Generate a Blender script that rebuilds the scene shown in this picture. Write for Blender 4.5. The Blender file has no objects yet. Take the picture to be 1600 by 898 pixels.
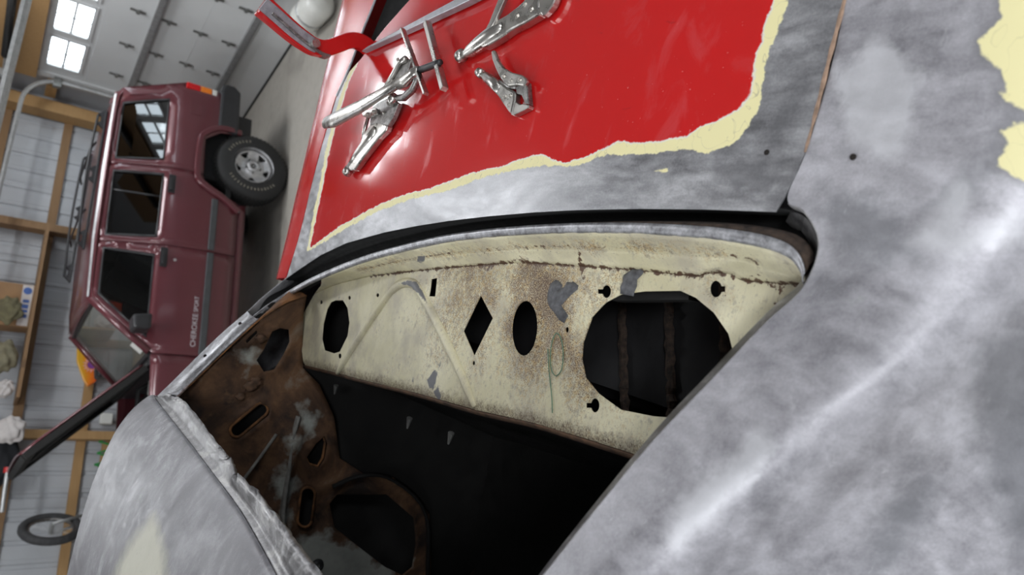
import bpy, bmesh, math, random
import numpy as np
from mathutils import Vector, Matrix
from mathutils.geometry import delaunay_2d_cdt

random.seed(4)
rng = np.random.default_rng(4)
scene = bpy.context.scene
COL = scene.collection

# ------------------------------------------------------------------ camera
FPX, PITCH, ROLL, CAMZ = 1066.97, 0.633374, 0.195288, 2.2097
fw = np.array([0, math.cos(PITCH), -math.sin(PITCH)])
_rt = np.array([1.0, 0, 0]); _dn = np.array([0, -math.sin(PITCH), -math.cos(PITCH)])
ud = _rt * math.cos(ROLL) - _dn * math.sin(ROLL)      # right of the upright view
vd = _rt * math.sin(ROLL) + _dn * math.cos(ROLL)      # down of the upright view
CAM = np.array([0, 0, CAMZ])
cam_data = bpy.data.cameras.new('camera')
cam = bpy.data.objects.new('camera', cam_data); COL.objects.link(cam)
cam.matrix_world = Matrix(((vd[0], ud[0], -fw[0], 0), (vd[1], ud[1], -fw[1], 0), (vd[2], ud[2], -fw[2], CAMZ), (0, 0, 0, 1)))
cam_data.sensor_fit = 'HORIZONTAL'; cam_data.sensor_width = 36.0
cam_data.lens = FPX * 36.0 / 1600.0
cam_data.clip_start = 0.02
cam_data.dof.use_dof = True
cam_data.dof.focus_distance = 1.05
cam_data.dof.aperture_fstop = 5.6
scene.camera = cam

# ------------------------------------------------------------------ world, exposure
world = bpy.data.worlds.new('sky'); scene.world = world; world.use_nodes = True
bg = world.node_tree.nodes['Background']
bg.inputs[0].default_value = (0.86, 0.93, 1.0, 1); bg.inputs[1].default_value = 7.5
vs = scene.view_settings
vs.view_transform = 'Standard'; vs.look = 'None'; vs.gamma = 1.0; vs.use_curve_mapping = False
vs.exposure = 0.28

# room frame: x along the parked car's length (door wall at +), y towards the back wall
RO = np.array([0.70122, 7.29266, 0.0]); RA = 0.439714
RC, RS = math.cos(RA), math.sin(RA)
EX = np.array([RC, RS, 0]); EY = np.array([-RS, RC, 0])
DOORX, BACKY, LEFTX, FRONTY, CEILZ = 1.75, 2.62, -8.6, -10.4, 3.9
def room(x, y, z): return tuple(RO + EX * x + EY * y + np.array([0, 0, z]))

ADDED_LAMPS = [(.85, -.95, 0, 32), (.95, -.2, 0, 26), (-2.6, -.8, 0, 38), (-5.4, -.8, 0, 38), (-1.75, -3.0, 1, 26), (-5.8, -4.6, 1, 42), (-6.4, -7.4, 1, 48), (-4.2, -8.4, 1, 48), (-1.9, -8.7, 1, 48)]     # added lamps: room x, room y, turned, watts

# ------------------------------------------------------------------ picture rays to places
def ray(x, y): return fw * FPX + ud * (898 - y - 449) + vd * (x - 800)
def PZ(x, y, z):
    d = ray(x, y); return CAM + d * ((z - CAMZ) / d[2])
def PY(x, y, Y):
    d = ray(x, y); return CAM + d * (Y / d[1])
def PX(x, y, X):
    d = ray(x, y); return CAM + d * (X / d[0])
def PR(x, y, ly):                       # on a plane parallel to the back wall, room frame
    d = ray(x, y); t = (ly + EY @ (RO - CAM)) / (EY @ d); p = CAM + d * t - RO
    return (EX @ p, ly, p[2])
def PO(x, y, zf):
    z = 1.66
    for _ in range(8):
        p = PZ(x, y, z); z = zf(p[0], p[1])
    return PZ(x, y, z)
def project(P):
    d = np.asarray(P, float) - CAM
    z = d @ fw
    return np.stack([800 + FPX * (d @ vd) / z, 898 - (449 + FPX * (d @ ud) / z)], -1), z
def crop(s, ox, oy, pts): return [(x / s + ox, y / s + oy) for x, y in pts]

def inside(P, poly):
    P = np.asarray(P); poly = np.asarray(poly); r = np.zeros(len(P), bool)
    x, y = P[:, 0], P[:, 1]; n = len(poly)
    for i in range(n):
        x1, y1 = poly[i]; x2, y2 = poly[(i + 1) % n]
        if y1 == y2: continue
        c = ((y1 > y) != (y2 > y)) & (x < (x2 - x1) * (y - y1) / (y2 - y1) + x1)
        r ^= c
    return r
def dist_line(P, line, closed=False):
    P = np.asarray(P); line = np.asarray(line); n = len(line); best = np.full(len(P), 1e9)
    for i in range(n if closed else n - 1):
        a = line[i]; b = line[(i + 1) % n]; ab = b - a
        t = np.clip(((P - a) @ ab) / max(ab @ ab, 1e-12), 0, 1)
        best = np.minimum(best, np.linalg.norm(P - a - t[:, None] * ab, axis=1))
    return best
def sd_poly(V, poly):                   # signed distance (m) of surface points to a patch outline
    px, z = project(V); d = dist_line(px, poly, True)
    return np.where(inside(px, poly), -d, d) * z / FPX
def sd_lines(V, lines):
    px, z = project(V); d = np.full(len(px), 1e9)
    for l in lines: d = np.minimum(d, dist_line(px, l))
    return d * z / FPX

# ------------------------------------------------------------------ meshes
def link(name, verts, faces, mat=None, parent=None, smooth=False, attrs=None, bevel=0, solid=0, seg=2, split=False):
    me = bpy.data.meshes.new(name)
    me.from_pydata([tuple(map(float, v)) for v in verts], [], [tuple(map(int, f)) for f in faces]); me.update()
    if attrs:
        for k, a in attrs.items():
            at = me.attributes.new(k, 'FLOAT', 'POINT'); at.data.foreach_set('value', np.asarray(a, np.float32))
    o = bpy.data.objects.new(name, me); COL.objects.link(o)
    if mat is not None: me.materials.append(mat)
    if parent is not None: o.parent = parent
    if smooth:
        me.polygons.foreach_set('use_smooth', [True] * len(me.polygons))
    if bevel:
        m = o.modifiers.new('bevel', 'BEVEL'); m.width = bevel; m.segments = seg; m.limit_method = 'ANGLE'
    if solid:
        m = o.modifiers.new('solid', 'SOLIDIFY'); m.thickness = abs(solid); m.offset = -1 if solid > 0 else 1
        if split:
            m = o.modifiers.new('split', 'EDGE_SPLIT'); m.split_angle = math.radians(48)
    return o
class MB:
    def __init__(s): s.v = []; s.f = []
    def add(s, V, F):
        b = len(s.v); s.v += [tuple(map(float, v)) for v in V]; s.f += [tuple(i + b for i in f) for f in F]; return s
    def box(s, a, b):
        x0, y0, z0 = a; x1, y1, z1 = b
        return s.add([(x0, y0, z0), (x1, y0, z0), (x1, y1, z0), (x0, y1, z0), (x0, y0, z1), (x1, y0, z1), (x1, y1, z1), (x0, y1, z1)],
                     [(0, 3, 2, 1), (4, 5, 6, 7), (0, 1, 5, 4), (1, 2, 6, 5), (2, 3, 7, 6), (3, 0, 4, 7)])
    def tube(s, path, r, n=10, flat=None, caps=True):
        path = [np.array(p, float) for p in path]; k = len(path)
        rs = r if hasattr(r, '__len__') else [r] * k
        up = np.array([0, 0, 1.0]); V = []
        t0 = path[1] - path[0]; t0 /= np.linalg.norm(t0)
        if abs(t0[2]) > .9: up = np.array([1.0, 0, 0])
        nrm = np.cross(t0, up); nrm /= np.linalg.norm(nrm)
        for i in range(k):
            t = path[min(i + 1, k - 1)] - path[max(i - 1, 0)]; t /= max(np.linalg.norm(t), 1e-9)
            nrm = nrm - t * (nrm @ t); nrm /= np.linalg.norm(nrm); bn = np.cross(t, nrm)
            for j in range(n):
                a = 2 * math.pi * j / n
                V.append(path[i] + rs[i] * (math.cos(a) * nrm + math.sin(a) * bn * (flat or 1)))
        F = [(i * n + j, i * n + (j + 1) % n, (i + 1) * n + (j + 1) % n, (i + 1) * n + j) for i in range(k - 1) for j in range(n)]
        if caps: F += [tuple(range(n))[::-1], tuple((k - 1) * n + j for j in range(n))]
        return s.add(V, F)
    def lathe(s, prof, c, axis, n=32):
        axis = np.array(axis, float); axis /= np.linalg.norm(axis)
        a = np.array([0, 0, 1.0]) if abs(axis[2]) < .9 else np.array([1.0, 0, 0])
        e1 = np.cross(axis, a); e1 /= np.linalg.norm(e1); e2 = np.cross(axis, e1); c = np.array(c, float)
        V = [c + axis * h + r * (math.cos(2 * math.pi * j / n) * e1 + math.sin(2 * math.pi * j / n) * e2) for r, h in prof for j in range(n)]
        k = len(prof)
        F = [(i * n + j, i * n + (j + 1) % n, (i + 1) * n + (j + 1) % n, (i + 1) * n + j) for i in range(k - 1) for j in range(n)]
        return s.add(V, F)
    def bar(s, a, b, w, h, up=(0, 0, 1)):
        a = np.array(a, float); b = np.array(b, float); t = b - a; t /= np.linalg.norm(t)
        sd = np.cross(t, np.array(up, float)); sd /= np.linalg.norm(sd); u = np.cross(sd, t)
        V = [p + sd * sx * w / 2 + u * sz * h / 2 for p in (a, b) for sx, sz in ((-1, -1), (1, -1), (1, 1), (-1, 1))]
        return s.add(V, [(0, 1, 2, 3), (7, 6, 5, 4), (0, 4, 5, 1), (1, 5, 6, 2), (2, 6, 7, 3), (3, 7, 4, 0)])
    def prism(s, pts, d):               # planar outline (3-D points) pushed along d
        d = np.array(d, float); P = [np.array(p, float) for p in pts]; n = len(P)
        nr = sum((np.cross(P[i] - P[0], P[(i + 1) % n] - P[0]) for i in range(n)), np.zeros(3))
        if nr @ d > 0: P = P[::-1]
        V = P + [p + d for p in P]
        return s.add(V, [tuple(range(n)), tuple(range(2 * n - 1, n - 1, -1))] + [(i, i + n, (i + 1) % n + n, (i + 1) % n) for i in range(n)])
    def build(s, name, mat, parent=None, smooth=False, bevel=0, **k):
        return link(name, s.v, s.f, mat, parent, smooth, bevel=bevel, **k)
def box(name, a, b, mat, parent=None, bevel=0, **k): return MB().box(a, b).build(name, mat, parent, bevel=bevel, **k)
def grid_faces(nu, nv): return [(i * nv + j, (i + 1) * nv + j, (i + 1) * nv + j + 1, i * nv + j + 1) for i in range(nu - 1) for j in range(nv - 1)]
def catmull(pts, n):
    P = np.array(pts, float); P = np.vstack([2 * P[0] - P[1], P, 2 * P[-1] - P[-2]]); out = []
    m = len(P) - 3
    for k in range(n):
        t = k / (n - 1) * m; i = min(int(t), m - 1); t -= i
        a, b, c, d = P[i:i + 4]
        out.append(.5 * (2 * b + (c - a) * t + (2 * a - 5 * b + 4 * c - d) * t * t + (3 * b - a - 3 * c + d) * t ** 3))
    return np.array(out)
def loft(rows, nu, nv):                 # rows: control curves with equal point counts
    A = np.array([catmull(r, nu) for r in rows])            # rows x nu x 3
    G = np.array([catmull(A[:, i], nv) for i in range(nu)]) # nu x nv x 3
    return G.reshape(-1, 3), grid_faces(nu, nv)
def densify(loop, sp, closed=True):
    out = []; n = len(loop)
    for i in range(n if closed else n - 1):
        a = np.array(loop[i], float); b = np.array(loop[(i + 1) % n], float); k = max(1, int(np.linalg.norm(b - a) / sp))
        for j in range(k): out.append(a + (b - a) * j / k)
    if not closed: out.append(np.array(loop[-1], float))
    return np.array(out)
def cdt(outline, holes, sp):
    loops = [densify(outline, sp)] + [densify(h, sp) for h in holes]
    lo = loops[0].min(0); hi = loops[0].max(0)
    gx, gy = np.meshgrid(np.arange(lo[0], hi[0], sp), np.arange(lo[1], hi[1], sp)); G = np.stack([gx.ravel(), gy.ravel()], 1)
    k = inside(G, loops[0])
    for h in loops[1:]: k &= ~inside(G, h)
    G = G[k]; k = np.ones(len(G), bool)
    for l in loops: k &= dist_line(G, l, True) > sp * .45
    G = G[k]; vs_, es = [], []
    for l in loops:
        b = len(vs_); vs_ += [tuple(p) for p in l]; es += [(b + i, b + (i + 1) % len(l)) for i in range(len(l))]
    vs_ += [tuple(p) for p in G]
    r = delaunay_2d_cdt([Vector(v) for v in vs_], es, [], 0, 1e-7)
    V = np.array([tuple(v) for v in r[0]]); F = np.array([f for f in r[2] if len(f) == 3])
    c = V[F].mean(1); k = inside(c, loops[0])
    for h in loops[1:]: k &= ~inside(c, h)
    F = F[k]; a = V[F]; s = (a[:, 1, 0] - a[:, 0, 0]) * (a[:, 2, 1] - a[:, 0, 1]) - (a[:, 1, 1] - a[:, 0, 1]) * (a[:, 2, 0] - a[:, 0, 0])
    F[s < 0] = F[s < 0][:, ::-1]
    return V, F
def empty(name, loc=(0, 0, 0), rz=0, parent=None):
    o = bpy.data.objects.new(name, None); COL.objects.link(o); o.location = loc; o.rotation_euler = (0, 0, rz); o.empty_display_size = .1
    if parent: o.parent = parent
    return o
def tag(o, label=None, cat=None, group=None, kind=None):
    if label: o['label'] = label
    if cat: o['category'] = cat
    if group: o['group'] = group
    if kind: o['kind'] = kind
    return o
def in_room(o):
    o.location = tuple(RO); o.rotation_euler = (0, 0, RA); return o
def struct(o, label=None): o['kind'] = 'structure'; return (tag(o, label) if label else o)
def dup(o, parent=None):
    c = o.copy(); COL.objects.link(c)
    if parent is not None: c.parent = parent
    for ch in list(o.children): dup(ch, c)
    return c
def text_mesh(name, body, size, mat, parent, matrix, depth=.001):
    cu = bpy.data.curves.new(name, 'FONT'); cu.body = body; cu.size = size; cu.extrude = depth; cu.align_x = 'CENTER'; cu.align_y = 'CENTER'
    t = bpy.data.objects.new(name, cu); COL.objects.link(t)
    dg = bpy.context.evaluated_depsgraph_get(); me = bpy.data.meshes.new_from_object(t.evaluated_get(dg))
    bpy.data.objects.remove(t); o = bpy.data.objects.new(name, me); COL.objects.link(o); me.materials.clear(); me.materials.append(mat)
    me.transform(matrix); o.parent = parent; return o

# ------------------------------------------------------------------ materials
class NT:
    def __init__(s, name):
        s.m = bpy.data.materials.new(name); s.m.use_nodes = True; s.t = s.m.node_tree; s.b = s.t.nodes['Principled BSDF']; s.o = s.t.nodes['Material Output']
        s.tc = s.t.nodes.new('ShaderNodeTexCoord')
    def put(s, i, v):
        if isinstance(v, bpy.types.NodeSocket): s.t.links.new(v, i)
        elif isinstance(v, tuple) and len(v) == 3 and i.type == 'RGBA': i.default_value = (*v, 1)
        else: i.default_value = v
    def n(s, ty, ins=None, **pr):
        nd = s.t.nodes.new('ShaderNode' + ty)
        for k, v in pr.items(): setattr(nd, k, v)
        for k, v in (ins or {}).items(): s.put(nd.inputs[k], v)
        return nd
    def map(s, scale=(1, 1, 1), rot=(0, 0, 0)): return s.n('Mapping', {'Vector': s.tc.outputs['Object'], 'Scale': scale, 'Rotation': rot}).outputs[0]
    def noise(s, sc, det=4, ro=.55, dist=0, vec=None):
        return s.n('TexNoise', {'Vector': vec if vec is not None else s.tc.outputs['Object'], 'Scale': sc, 'Detail': det, 'Roughness': ro, 'Distortion': dist}).outputs[0]
    def math(s, op, a, b=0.0, c=0.0): return s.n('Math', {0: a, 1: b, 2: c}, operation=op).outputs[0]
    def rng(s, v, a, b, c=0.0, d=1.0): return s.n('MapRange', {0: v, 1: a, 2: b, 3: c, 4: d}).outputs[0]
    def mix(s, f, a, b):
        nd = s.n('Mix', data_type='RGBA'); s.put(nd.inputs[0], f); s.put(nd.inputs[6], a); s.put(nd.inputs[7], b); return nd.outputs[2]
    def mixf(s, f, a, b): 
        nd = s.n('Mix', data_type='FLOAT'); s.put(nd.inputs[0], f); s.put(nd.inputs[2], a); s.put(nd.inputs[3], b); return nd.outputs[0]
    def ramp(s, v, stops):
        nd = s.n('ValToRGB', {0: v}); e = nd.color_ramp.elements
        while len(e) < len(stops): e.new(.5)
        for k, (p, c) in zip(e, stops): k.position = p; k.color = (*c, 1)
        return nd.outputs[0]
    def attr(s, name): return s.n('Attribute', attribute_name=name).outputs['Fac']
    def bump(s, h, st=.2, dist=.002): s.put(s.b.inputs['Normal'], s.n('Bump', {'Height': h, 'Strength': st, 'Distance': dist}).outputs[0])
    def set(s, **k):
        for a, v in k.items(): s.put(s.b.inputs[{'color': 'Base Color', 'rough': 'Roughness', 'metal': 'Metallic', 'coat': 'Coat Weight', 'coatr': 'Coat Roughness', 'spec': 'Specular IOR Level', 'alpha': 'Alpha', 'trans': 'Transmission Weight', 'ior': 'IOR'}[a]], v)
        return s.m
def plain(name, c, rough=.5, metal=0.0, var=.12, sc=20, bump=0.0, coat=0.0):
    s = NT(name); v = s.noise(sc, 5)
    s.set(color=s.mix(s.rng(v, .3, .7), tuple(x * (1 - var) for x in c), tuple(min(1, x * (1 + var)) for x in c)), rough=s.rng(v, .3, .7, rough * .85, min(1, rough * 1.15)), metal=metal, coat=coat)
    if bump: s.bump(v, bump)
    return s.m
def steel_nodes(s, dark=(.17, .17, .18), mid=(.34, .34, .355), light=(.56, .56, .58), sc=5.0, streak=(1, 1, 1)):
    vec = s.map(streak)
    a = s.noise(sc, 7, .62, .7, vec); b = s.noise(sc * 5, 6, .65, .3, vec); f = s.noise(420, 3, .7)
    v = s.math('ADD', s.math('MULTIPLY', a, .48), s.math('ADD', s.math('MULTIPLY', b, .38), s.math('MULTIPLY', f, .14)))
    c = s.ramp(v, [(.38, dark), (.5, mid), (.62, light)])
    return c, s.rng(b, .3, .7, .30, .52), s.math('ADD', s.math('MULTIPLY', b, .5), s.math('MULTIPLY', f, .35))
def steel(name, **k):
    met = k.pop('metal', .55); dr_ = k.pop('drough', 0.0); bs_ = k.pop('bumps', .12); s = NT(name); c, r, h = steel_nodes(s, **k); s.set(color=c, rough=s.math('ADD', r, dr_), metal=met); s.bump(h, bs_, .0015); return s.m
M = {}
M['steel'] = steel('bare_steel')
M['steel_edge'] = steel('bright_steel_edge', dark=(.16, .155, .16), mid=(.38, .38, .40), light=(.66, .66, .69), sc=26)
M['steel_ragged'] = steel('cut_steel', dark=(.07, .065, .065), mid=(.20, .195, .20), light=(.46, .45, .44), sc=11)
YEL = (.84, .77, .42); REDC = (.56, .014, .014)
def deck_mat():
    s = NT('stripped_red_panel'); c, r, h = steel_nodes(s, sc=7, streak=(1.6, .6, 1))
    w = s.math('ADD', s.math('MULTIPLY', s.math('SUBTRACT', s.noise(55, 4), .5), .010), s.math('MULTIPLY', s.math('SUBTRACT', s.noise(260, 3), .5), .004))
    c = s.mix(s.math('MULTIPLY', s.rng(s.math('ADD', s.attr('sd'), s.math('MULTIPLY', w, 2.2)), -.006, .006, 1, 0), .6), c, (.13, .13, .14))
    sr = s.math('ADD', s.attr('sr'), s.math('MULTIPLY', w, .8)); sy = s.math('ADD', s.attr('sy'), w)
    mr = s.rng(sr, -.0006, .0006, 1, 0); my = s.rng(sy, -.0007, .0007, 1, 0); mw = s.rng(sr, .0006, .0024, 1, 0)
    ring = s.noise(20, 2, .5, 2.0)
    yc = s.mix(s.rng(s.math('ABSOLUTE', s.math('SUBTRACT', ring, .5)), .0, .007, .7, 0), YEL, (.42, .39, .28))
    yc = s.mix(mw, yc, (.78, .76, .70))
    haze = s.rng(s.noise(9, 6, .65, .8, s.map((1, 2.2, 1))), .56, .78)
    rc = s.mix(s.math('MULTIPLY', haze, .45), REDC, (.56, .10, .11))
    spk = s.rng(s.noise(160, 3, .7), .70, .76); zone = s.rng(s.noise(6, 2), .5, .62)
    rc = s.mix(s.math('MULTIPLY', s.math('MULTIPLY', spk, zone), .7), rc, (.75, .55, .54))
    dk = s.rng(s.noise(22, 4, .6, .4, s.map((3, 1, 1))), .70, .76)
    rc = s.mix(s.math('MULTIPLY', dk, .5), rc, (.16, .015, .018))
    col = s.mix(mr, s.mix(my, c, yc), rc)
    rough = s.mixf(mr, s.mixf(my, r, .6), s.math('ADD', .10, s.math('MULTIPLY', haze, .22)))
    s.set(spec=.62, color=col, rough=rough, metal=s.math('MULTIPLY', .42, s.math('SUBTRACT', 1.0, s.math('MAXIMUM', mr, my))))
    s.bump(s.math('ADD', s.math('MULTIPLY', h, s.math('SUBTRACT', 1.0, mr)), s.math('MULTIPLY', s.noise(14, 3), .6)), .10, .002)
    return s.m
M['deck'] = deck_mat()
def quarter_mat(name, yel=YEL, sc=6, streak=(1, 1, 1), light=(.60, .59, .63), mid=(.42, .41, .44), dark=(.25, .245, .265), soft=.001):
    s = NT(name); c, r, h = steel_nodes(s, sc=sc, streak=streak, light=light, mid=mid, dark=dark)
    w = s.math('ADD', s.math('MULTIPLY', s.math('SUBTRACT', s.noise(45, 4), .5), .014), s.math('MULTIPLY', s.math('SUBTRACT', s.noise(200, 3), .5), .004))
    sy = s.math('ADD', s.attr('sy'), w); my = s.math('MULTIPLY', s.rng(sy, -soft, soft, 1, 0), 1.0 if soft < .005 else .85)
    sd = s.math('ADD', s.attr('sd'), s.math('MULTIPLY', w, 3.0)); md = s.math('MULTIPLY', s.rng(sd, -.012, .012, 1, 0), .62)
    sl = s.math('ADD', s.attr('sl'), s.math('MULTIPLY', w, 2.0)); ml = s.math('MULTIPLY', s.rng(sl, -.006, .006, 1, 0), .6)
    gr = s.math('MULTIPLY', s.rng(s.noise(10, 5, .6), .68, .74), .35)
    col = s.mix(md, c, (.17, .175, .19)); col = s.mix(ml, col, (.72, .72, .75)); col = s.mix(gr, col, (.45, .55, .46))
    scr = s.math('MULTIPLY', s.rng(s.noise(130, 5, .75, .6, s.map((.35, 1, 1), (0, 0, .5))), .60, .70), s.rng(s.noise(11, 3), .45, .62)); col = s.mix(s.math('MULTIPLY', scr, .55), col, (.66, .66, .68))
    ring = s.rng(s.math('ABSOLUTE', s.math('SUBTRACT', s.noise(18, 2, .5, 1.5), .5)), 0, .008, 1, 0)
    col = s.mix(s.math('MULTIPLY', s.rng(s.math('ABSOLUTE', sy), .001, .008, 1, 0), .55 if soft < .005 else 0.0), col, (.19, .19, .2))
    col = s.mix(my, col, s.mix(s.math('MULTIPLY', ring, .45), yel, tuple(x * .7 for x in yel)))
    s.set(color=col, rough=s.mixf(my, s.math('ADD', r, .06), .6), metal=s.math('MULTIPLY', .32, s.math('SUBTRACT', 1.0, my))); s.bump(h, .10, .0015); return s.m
M['quarter'] = quarter_mat('stripped_quarter_steel', sc=7, streak=(1.2, .7, 1))
M['roof'] = quarter_mat('stripped_roof_steel', yel=(.60, .585, .48), sc=9, streak=(.9, 1.2, 1), light=(.38, .375, .395), mid=(.19, .185, .20), dark=(.11, .105, .115), soft=.009)
def shelf_mat():
    s = NT('worn_cream_paint'); w = s.noise(70, 5, .65); f = s.noise(330, 4, .7, 0, s.map((1.0, 1.8, 1))); f2 = s.noise(700, 2, .6)
    base = s.mix(s.rng(s.noise(9, 4), .35, .65), (.64, .59, .39), (.80, .75, .54))
    base = s.mix(s.math('MULTIPLY', s.rng(s.noise(13, 5, .6), .46, .66), .6), base, (.42, .375, .31))
    base = s.mix(s.math('MULTIPLY', s.rng(s.noise(300, 3, .6, 0, s.map((.15, 1, 1))), .55, .7), .28), base, (.42, .38, .31))
    rz = s.math('ADD', s.attr('rust'), s.math('MULTIPLY', s.math('SUBTRACT', s.noise(18, 4), .5), 1.1))
    th = s.rng(rz, 0, 1, .70, .42)
    och = s.noise(150, 5, .7, .3); yel = s.rng(s.math('SUBTRACT', och, th), -.10, .02); base = s.mix(s.math('MULTIPLY', yel, s.rng(rz, .1, .7, .0, .8)), base, (.52, .34, .12))
    gry = s.rng(s.math('SUBTRACT', s.noise(95, 5, .7), th), -.08, .04); base = s.mix(s.math('MULTIPLY', gry, .55), base, (.30, .27, .23))
    spk = s.rng(s.math('SUBTRACT', s.noise(520, 4, .75), th), .0, .035); base = s.mix(spk, base, (.11, .062, .033))
    pit = s.rng(f2, .70, .74); base = s.mix(s.math('MULTIPLY', pit, .7), base, (.12, .09, .06))
    jw = s.math('ADD', s.math('MULTIPLY', s.math('SUBTRACT', s.noise(90, 4), .5), .016), s.math('MULTIPLY', s.math('SUBTRACT', s.noise(400, 2), .5), .006))
    seam = s.rng(s.math('ADD', s.attr('seam'), jw), .0014, .0026, 1, 0)
    edge = s.rng(s.math('ADD', s.attr('front'), s.math('MULTIPLY', jw, 2.6)), .002, .020, 1, 0)
    base = s.mix(s.math('MULTIPLY', edge, s.rng(f, .35, .6)), base, (.10, .055, .035))
    base = s.mix(seam, base, s.mix(w, (.07, .04, .03), (.16, .08, .04)))
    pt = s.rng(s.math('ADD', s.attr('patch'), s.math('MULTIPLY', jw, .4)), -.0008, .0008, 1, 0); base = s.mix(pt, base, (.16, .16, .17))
    s.set(color=base, rough=s.rng(w, .3, .7, .42, .7)); s.bump(s.math('SUBTRACT', f, s.math('MULTIPLY', seam, 2.0)), .12, .001); return s.m
M['shelf'] = shelf_mat()
def rust_mat():
    s = NT('rusted_inner_steel'); a = s.noise(7, 6, .65, .6); b = s.noise(45, 5, .65); 
    col = s.ramp(a, [(.36, (.018, .011, .008)), (.5, (.088, .044, .023)), (.6, (.155, .08, .038)), (.72, (.24, .20, .16))])
    col = s.mix(s.math('MULTIPLY', s.rng(b, .58, .74), .4), col, (.22, .12, .055))
    pr = s.rng(s.math('ADD', s.attr('prime'), s.math('MULTIPLY', s.math('SUBTRACT', s.noise(16, 5), .5), .14)), -.012, .012, 1, 0)
    col = s.mix(pr, col, s.mix(b, (.24, .25, .23), (.42, .43, .39)))
    s.set(color=col, rough=.75); s.bump(b, .4, .003); return s.m
M['rust'] = rust_mat()
M['rust_edge'] = plain('rusted_edge', (.10, .055, .032), .8, 0, .6, 60, .3)
M['dark_metal'] = plain('dark_soot_metal', (.010, .0095, .009), .85, 0, .5, 25, .1)  # near-black metal; on the sheet behind the inner panel it stands for shade
M['rust_orange'] = plain('orange_rust', (.17, .075, .028), .85, 0, .75, 35, .5)
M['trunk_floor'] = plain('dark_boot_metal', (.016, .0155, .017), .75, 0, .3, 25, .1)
M['trunk_rust'] = plain('crumbly_rust', (.045, .03, .022), .9, 0, .8, 120, .8)
M['black_seal'] = plain('black_sealer', (.004, .004, .004), .9, 0, .4, 60, .1)
M['sealant'] = plain('grey_sealant', (.10, .10, .108), .65, 0, .45, 140, .6)
M['braze'] = plain('brazed_seam', (.36, .24, .17), .5, .2, .4, 90, .3)
M['hole'] = plain('hole_shadow', (.012, .008, .006), .9, 0, .3, 80)
M['pen'] = plain('green_marker', (.10, .20, .13), .7, 0, .1, 50)
def red_mat():
    s = NT('red_body_paint'); a = s.noise(12, 5, .6)
    s.set(color=s.mix(s.math('MULTIPLY', s.rng(a, .58, .75), .35), REDC, (.55, .2, .2)), rough=s.rng(a, .3, .7, .12, .26)); s.bump(a, .05); return s.m
M['red'] = red_mat()
M['chrome'] = steel('nickel_plated', dark=(.44, .42, .39), mid=(.52, .50, .47), light=(.60, .58, .54), sc=7, metal=.97, drough=-.10, bumps=.006)
M['chrome_dark'] = steel('worn_plating', dark=(.10, .10, .10), mid=(.26, .25, .24), light=(.45, .44, .43), sc=60, metal=.9, bumps=.03)
M['bar_grey'] = steel('grey_strip_steel', dark=(.26, .26, .28), mid=(.36, .36, .39), light=(.46, .46, .5), sc=20, metal=.4)

# room
def floor_mat():
    s = NT('concrete'); a = s.noise(.8, 6, .6); b = s.noise(9, 6, .65); st = s.rng(s.noise(1.1, 3, .5, 1.2), .55, .72)
    c = s.mix(a, (.27, .25, .22), (.40, .375, .335)); c = s.mix(s.math('MULTIPLY', s.rng(b, .5, .75), .3), c, (.22, .2, .18)); c = s.mix(s.math('MULTIPLY', st, .45), c, (.16, .145, .13))
    s.set(color=c, rough=s.rng(b, .3, .7, .38, .6)); s.bump(b, .05); return s.m
M['floor'] = floor_mat()
M['sheet'] = plain('white_wall_sheet', (.45, .465, .49), .45, 0, .05, 3)
M['ceiling'] = plain('white_ceiling_sheet', (.62, .63, .64), .6, 0, .04, 3)
def wood_mat(name, a, b):
    s = NT(name); g = s.noise(3, 4, .6, .5, s.map((1.2, 14, 14))); k = s.rng(s.noise(5, 2), .68, .74)
    s.set(color=s.mix(s.math('MULTIPLY', k, .5), s.mix(g, a, b), tuple(x * .4 for x in a)), rough=.7); s.bump(g, .15); return s.m
M['wood'] = wood_mat('pine_timber', (.33, .185, .07), (.48, .30, .135))
M['wood_dark'] = wood_mat('aged_timber', (.20, .115, .055), (.31, .185, .09))
M['doorwhite'] = plain('white_door_skin', (.60, .61, .61), .4, 0, .03, 2)
M['galv'] = steel('galvanised', dark=(.36, .37, .37), mid=(.46, .47, .47), light=(.56, .57, .57), sc=25, metal=.5)
M['galv_dark'] = steel('dull_hinge_steel', dark=(.12, .12, .12), mid=(.19, .19, .18), light=(.26, .26, .25), sc=25, metal=.4)
M['strut'] = steel('dull_strut_steel', dark=(.20, .20, .20), mid=(.27, .27, .27), light=(.34, .34, .34), sc=20, metal=.4)  # darker than the galvanised steel, the strut's shadow put into the colour
M['rubber'] = plain('black_rubber', (.018, .018, .018), .75, 0, .25, 30, .1)
M['black_plastic'] = plain('black_plastic', (.022, .022, .024), .45, 0, .2, 30)
M['grey_plastic'] = plain('grey_trim_plastic', (.055, .058, .062), .5, 0, .15, 20)
M['white_plastic'] = plain('white_plastic', (.66, .66, .62), .35, 0, .05, 10)
M['spring'] = plain('oiled_spring', (.03, .03, .03), .45, .5, .3, 60)
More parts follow.
